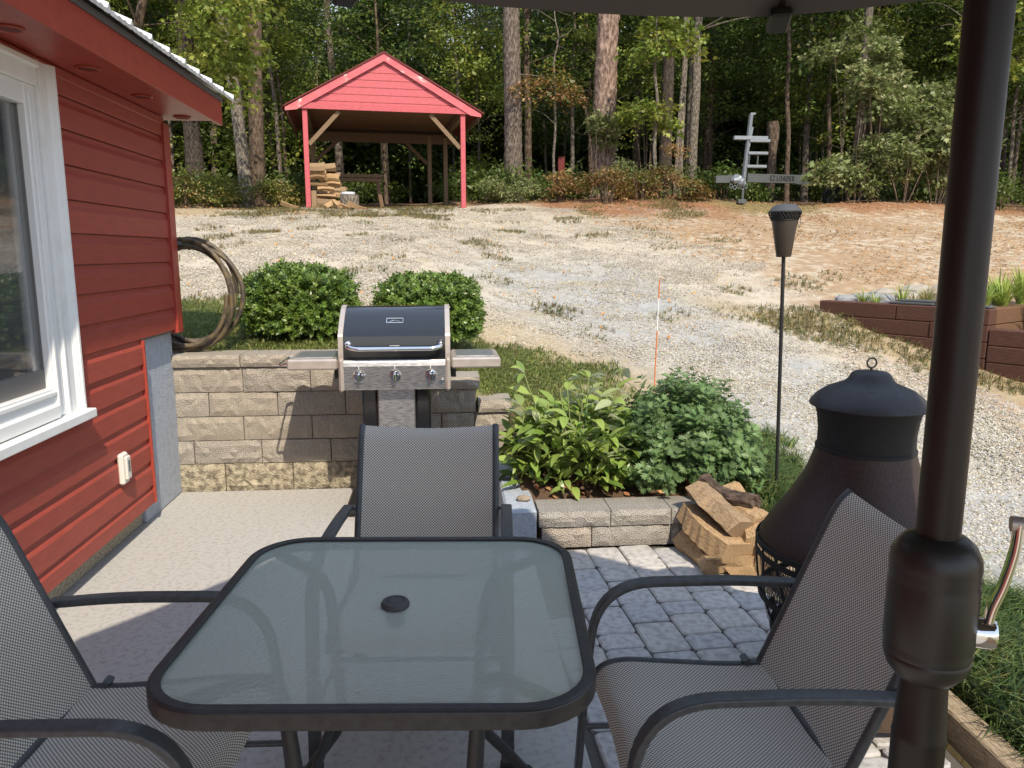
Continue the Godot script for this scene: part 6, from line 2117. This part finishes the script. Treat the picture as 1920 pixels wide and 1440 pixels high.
func make_wood():
	var up := Vector3.ZERO
	# trunks one can name
	tree("pine_tree", "tall grey barked pine trunk standing right of the open shed", "", 1.75, -21.0, 17, 0.255, "bark_grey", up, "needle", 11.0, Vector3(3.2, 3.6, 3.2), 130, GREENS, 1.6, 12, 0, M.needle)
	tree("pine_tree", "thick red brown scaly barked pine behind the oak sprouts", "", 4.08, -20.3, 18, 0.325, "bark_pine", Vector3(0.15, 0, 0), "needle", 12.0, Vector3(3.5, 3.6, 3.2), 130, GREENS, 1.6, 10, 0, M.needle)
	tree("pine_tree", "dark barked trunk behind the thin pale double stem", "", 6.05, -21.6, 15, 0.185, "bark_dark", up, "oval", 8.0, Vector3(3.0, 3.5, 2.6), 220, GREENS, 1.3)
	tree("sapling", "thin pale double stemmed sapling beside the dark trunk", "", 5.86, -19.6, 10, 0.085, "bark_pale", Vector3(0.1, 0, 0), "maple", 6.0, Vector3(1.6, 1.8, 1.6), 80, BRIGHT)
	tree("sapling", "slender crooked stem leaning against the pale sapling", "", 5.72, -19.5, 8, 0.045, "bark_pale", Vector3(0.22, 0, 0), "maple", 6.2, Vector3(1.0, 1.2, 1.0), 24, BRIGHT)
	tree("birch_tree", "pale slim trunk leaning left, left of the open shed", "", -4.72, -19.4, 13, 0.15, "bark_pale", Vector3(-1.0, 0, 0), "oval", 7.0, Vector3(2.4, 3.0, 2.4), 170, GREENS, 1.2)
	tree("maple_tree", "brown ridged trunk close beside the pale leaning trunk", "", -4.62, -19.8, 14, 0.19, "bark_brown", Vector3(0.55, 0, 0), "maple", 6.4, Vector3(2.6, 3.2, 2.4), 200, GREENS, 1.2)
	tree("pine_tree", "dark rough trunk rising behind the house eave", "", -6.85, -22.5, 17, 0.24, "bark_dark", Vector3(-0.2, 0, 0), "needle", 9.0, Vector3(3.0, 4.0, 3.0), 130, GREENS, 1.6, 10, 0, M.needle)
	tree("maple_tree", "slim grey trunk rising through the pale oak shrub", "", 10.55, -19.6, 13, 0.125, "bark_grey", Vector3(-0.1, 0, 0), "maple", 5.0, Vector3(2.4, 3.6, 2.2), 210, GREENS, 1.1)
	tree("maple_tree", "large grey trunk beyond the umbrella pole at the wood edge", "", 13.3, -18.8, 15, 0.27, "bark_grey", Vector3(0.3, 0, 0), "maple", 7.5, Vector3(3.0, 3.6, 2.6), 200, BRIGHT, 1.2)
	var sg := thing("broken_snag", "broken pale topped snag standing behind the trailer winch stand", "tree", Vector3(8.75, ground_at(8.75, -20.8), -20.8))
	var b := MB.new()
	b.tube(curve([Vector3(0, -0.2, 0), Vector3(0.0, 0.8, 0), Vector3(0.02, 1.5, 0), Vector3(-0.02, 2.15, 0)], 3), 0.14, 10, [1, 0.95, 0.9, 0.8, 0.75, 0.7, 0.8, 1.1, 1.2, 1.0])
	part("trunk", b.mesh(), M.bark_brown, sg)
	# lit foliage at the front of the wood
	tree("maple_tree", "bright green maple bough over the metal roof edge", "", -7.0, -17.2, 8.0, 0.12, "bark_brown", Vector3(2.3, 0, 1.0), "maple", 2.25, Vector3(2.0, 1.25, 1.2), 150, BRIGHT, 1.05, 10)
	tree("maple_tree", "young bright maple spray beside the scaly pine trunk", "", 5.05, -18.9, 5.0, 0.05, "bark_pale", Vector3(-0.1, 0, 0.2), "maple", 2.75, Vector3(1.25, 0.8, 0.7), 70, BRIGHT, 0.95, 6)
	tree("beech_tree", "orange tinged beech bough between the two big pines", "", 2.85, -20.9, 5.2, 0.04, "bark_pale", Vector3(0.0, 0, 0.3), "oval", 2.0, Vector3(1.45, 0.6, 0.7), 60, FALL, 0.85, 6, 4)
	tree("maple_tree", "yellow green maple bough left of the umbrella pole", "", 12.4, -18.4, 5.4, 0.06, "bark_grey", Vector3(-0.3, 0, 0.2), "maple", 2.5, Vector3(1.4, 0.9, 0.9), 80, BRIGHT, 1.0, 6)
	tree("maple_tree", "yellow green maple bough right of the umbrella pole", "", 14.6, -17.9, 6.5, 0.07, "bark_grey", Vector3(0, 0, 0.2), "maple", 3.0, Vector3(1.5, 1.6, 1.2), 110, BRIGHT, 1.0, 6)
	# saplings of the understory: a few crowns and stems shared between them
	var uc := []
	for k in 9:
		var h := 7.4
		uc.append([crown_mesh(["oval", "maple", "oval"][k % 3], Vector3(0, 4.6, 0), Vector3(2.0, 3.2, 1.8), 200, GREENS if k % 3 else BRIGHT, 1.0, 7), trunk_mesh(h, 0.06, Vector3(rnd(-0.5, 0.5), 0, rnd(-0.2, 0.5)), 12, 0.25, 0.1, 1.6)])
	for i in 70:
		var z := -20.7 - 11.0 * pow(rng.randf(), 1.2)
		var x := rnd(-0.66, 0.84) * -z
		if absf(x + 1.3) < 2.5 and z > -22.8: continue
		var t := thing("understory_tree", ["yellow green small leaved understory tree in the wood", "dark green maple understory tree in the wood", "dark green small leaved understory tree in the wood"][i % 3], "tree", Vector3(x, ground_at(x, z), z), rnd(0, TAU), "understory trees")
		t.scale = Vector3.ONE * rnd(0.75, 1.25)
		part("trunk", uc[i % 9][1], M[["bark_grey", "bark_pale", "bark_brown"][i % 3]], t)
		part("crown", uc[i % 9][0], M.leaf, t)
	# tall trees that close the canopy
	var fc := []
	for k in 6:
		fc.append([crown_mesh("far", Vector3(0, 10.5, 0), Vector3(2.9, 4.8, 2.8), 105, GREENS, 1.0), trunk_mesh(15.0, 0.15, Vector3(rnd(-0.7, 0.7), 0, rnd(-0.3, 0.3)), 12, 0.35, 0.15, 2.2)])
	for i in 104:
		var z := -21.5 - 30.0 * pow(rng.randf(), 1.1)
		var x := rnd(-0.8, 1.0) * -z
		if absf(x + 1.3) < 2.5 and z > -22.8: continue
		if x / -z > -0.38 and x / -z < 0.28 and rng.randf() < 0.5: continue
		if i > 78:
			x = rnd(16.0, 30.0)
			z = rnd(-22.0, -1.0)
		var t := thing("forest_tree", ["tall forest tree with grey bark and high crown", "tall forest tree with dark bark and high crown", "tall forest tree with brown bark and high crown", "tall dark barked forest tree with thin high crown", "tall forest tree with pale bark and high crown"][i % 5], "tree", Vector3(x, ground_at(x, z), z), rnd(0, TAU), "tall trees of the wood")
		t.scale = Vector3.ONE * rnd(0.66, 1.08)
		part("trunk", fc[i % 6][1], M[["bark_grey", "bark_dark", "bark_brown", "bark_dark", "bark_pale"][i % 5]], t)
		part("crown", fc[i % 6][0], M.leaf, t)
	# front shrubs
	var hl := "low leafy shrub with reddening leaves at the foot of the pines"
	for q in [[1.55, -19.0, 0.7, 0.36], [2.75, -18.7, 0.42, 0.3], [3.7, -18.0, 0.6, 0.5], [4.5, -18.15, 0.55, 0.42], [5.15, -18.5, 0.6, 0.62], [4.15, -18.9, 0.5, 0.6], [5.8, -18.2, 0.32, 0.26]]:
		shrub("low_shrub", hl, "low shrubs under the pines", q[0], q[1], Vector3(q[2], q[3], q[2] * 0.8), "small", 85, OAKS if rng.randf() < 0.7 else FALL, 0.95)
	shrub("oak_sprout", "light green oak sprout in front of the scaly pine trunk", "", 4.9, -19.1, Vector3(0.75, 0.75, 0.6), "oak", 42, BRIGHT, 0.95, 1.0)
	shrub("oak_sprout", "grey green oak sprout climbing past the scaly pine trunk", "", 3.75, -19.5, Vector3(0.6, 0.95, 0.5), "oak", 34, OAKS, 0.95, 1.1)
	# big pale oak shrub on the right
	for q in [[9.3, -17.3, 0.9, 0.7, 0.02, 90], [10.3, -17.1, 1.15, 0.85, 0.25, 120], [11.2, -17.3, 1.1, 0.85, 0.3, 110], [9.9, -17.6, 1.1, 0.85, 1.7, 100], [9.4, -17.9, 0.95, 0.7, 2.6, 70], [10.9, -17.8, 1.0, 0.8, 1.5, 80], [11.9, -17.6, 0.9, 1.0, 0.5, 80]]:
		shrub("oak_shrub", "pale green lobed oak shrub over red needles behind the torch", "pale oak shrubs", q[0], q[1], Vector3(q[2], q[3], q[2] * 0.7), "oak", int(q[5] * 1.4), OAKS, 0.85, q[4])
	# yellowing fern and brush at the left
	for q in [[-5.6, -17.7, 0.7, 0.42], [-6.4, -18.0, 0.8, 0.5], [-5.0, -18.2, 0.55, 0.35], [-7.2, -18.2, 0.8, 0.6], [-3.9, -18.6, 0.6, 0.3]]:
		shrub("yellow_shrub", "yellow green ferny brush at the foot of the pale leaning trunk", "ferny brush left of the shed", q[0], q[1], Vector3(q[2], q[3], q[2] * 0.7), "small", 90, [Color(0.28, 0.28, 0.06), Color(0.20, 0.24, 0.05), Color(0.40, 0.28, 0.10), Color(0.15, 0.20, 0.045)], 1.0)
	for q in [[1.4, -20.2, 0.5], [7.0, -19.6, 0.6], [8.1, -20.4, 0.7], [12.9, -17.5, 0.6], [14.0, -17.3, 0.7], [-8.5, -18.6, 0.9], [-9.8, -18.4, 0.9]]:
		shrub("green_shrub", "leafy green seedling brush along the dark wood edge", "seedling brush along the wood", q[0], q[1], Vector3(q[2], q[2] * 0.8, q[2]), "oval", 60, GREENS, 0.8)
	# everything farther back reads as one mass: joined lumps of foliage, repeated
	var lumps := []
	for k in 3: lumps.append(crown_mesh("far", Vector3.ZERO, Vector3(3.5, 3.0, 2.2), 85, GREENS, 1.1))
	for k in 3:
		var wh := []
		var tt := []
		for i in 300:
			var z := -33.0 - 34.0 * rng.randf()
			var x := rnd(-0.95, 1.15) * -z
			var yy := 17.0 * pow(rng.randf(), 1.15)
			if yy / -z > 0.14 and rng.randf() < (0.8 if x / -z > -0.22 and x / -z < 0.06 else 0.5): continue
			wh.append(Transform3D(Basis(Vector3.UP, rnd(0, TAU)).scaled_local(Vector3.ONE * rnd(0.9, 1.5)), Vector3(x, ground_at(x, z) + yy, z)))
			tt.append(Color.WHITE * rnd(0.6, 1.05))
		var o := copies("forest_foliage", lumps[k], M.leaf, wh, tt, self)
		tag(o, ["dense distant green foliage deep in the wood", "farther layered foliage filling the depth of the wood", "distant dark leaf masses between the forest trunks"][k], "foliage", "", "stuff")
	# brush on the wood floor
	var brush := crown_mesh("oval", Vector3(0, 0.35, 0), Vector3(1.1, 0.45, 0.9), 34, GREENS, 0.9)
	var wh := []
	var tt := []
	for i in 190:
		var z := rnd(-34, -20.0)
		var x := rnd(-0.8, 1.0) * -z
		if absf(x + 1.3) < 2.6 and z > -21.8: continue
		wh.append(Transform3D(Basis(Vector3.UP, rnd(0, TAU)).scaled_local(Vector3.ONE * rnd(0.7, 1.5)), Vector3(x, ground_at(x, z), z)))
		tt.append(Color.WHITE * rnd(0.7, 1.2))
	var br := copies("undergrowth", brush, M.leaf, wh, tt, self)
	tag(br, "low green undergrowth covering the floor of the wood", "undergrowth", "", "stuff")

# ---------------------------------------------------------------- scene
func _ready():
	rng.seed = 20240917
	var cam := Camera3D.new()
	cam.name = "camera"
	cam.fov = 53.04
	cam.near = 0.05
	cam.far = 400.0
	add_child(cam)
	cam.position = Vector3(0, 1.55, 0)
	cam.rotation_degrees = Vector3(-9.65, -4.76, 0)
	cam.current = true
	var env := Environment.new()
	env.background_mode = Environment.BG_SKY
	var sky := Sky.new()
	var sm := ProceduralSkyMaterial.new()
	sm.sky_top_color = Color(0.61, 0.68, 0.79)
	sm.sky_horizon_color = Color(0.92, 0.935, 0.95)
	sm.sky_curve = 0.16
	sm.ground_bottom_color = Color(0.30, 0.26, 0.2)
	sm.ground_horizon_color = Color(0.6, 0.6, 0.55)
	sm.energy_multiplier = 1.75
	sky.sky_material = sm
	env.sky = sky
	env.tonemap_mode = Environment.TONE_MAPPER_LINEAR
	env.tonemap_exposure = 1.2
	env.sdfgi_enabled = true
	env.ssao_enabled = true
	env.ssil_enabled = true
	var we := WorldEnvironment.new()
	we.name = "world_environment"
	we.environment = env
	add_child(we)
	var sun := DirectionalLight3D.new()
	sun.name = "sun"
	sun.light_energy = 1.5
	sun.light_angular_distance = 0.6
	sun.light_color = Color(1.0, 0.95, 0.865)
	sun.shadow_enabled = true
	add_child(sun)
	sun.look_at_from_position(Vector3(0.262, 1.0, 0.90), Vector3.ZERO)

	make_materials()
	make_ground()
	make_patio()
	make_walls()
	make_house()
	make_ground_cover()
	make_table()
	make_chair("grey sling chair across the table with its back to the grill", Vector3(-0.108, 0, -2.42), deg_to_rad(-4.0))
	make_chair("grey sling chair beside the umbrella pole and fire pot", Vector3(0.635, 0, -1.715), deg_to_rad(-92.0))
	make_chair("grey sling chair next to the red house wall", Vector3(-0.755, 0, -1.73), deg_to_rad(87.0))
	make_umbrella()
	make_grill()
	make_chiminea()
	make_firewood()
	make_torch()
	make_sprays()
	make_bushes()
	make_bed_plants()
	make_timber_bed()
	make_shed()
	make_trailer()
	make_wood()
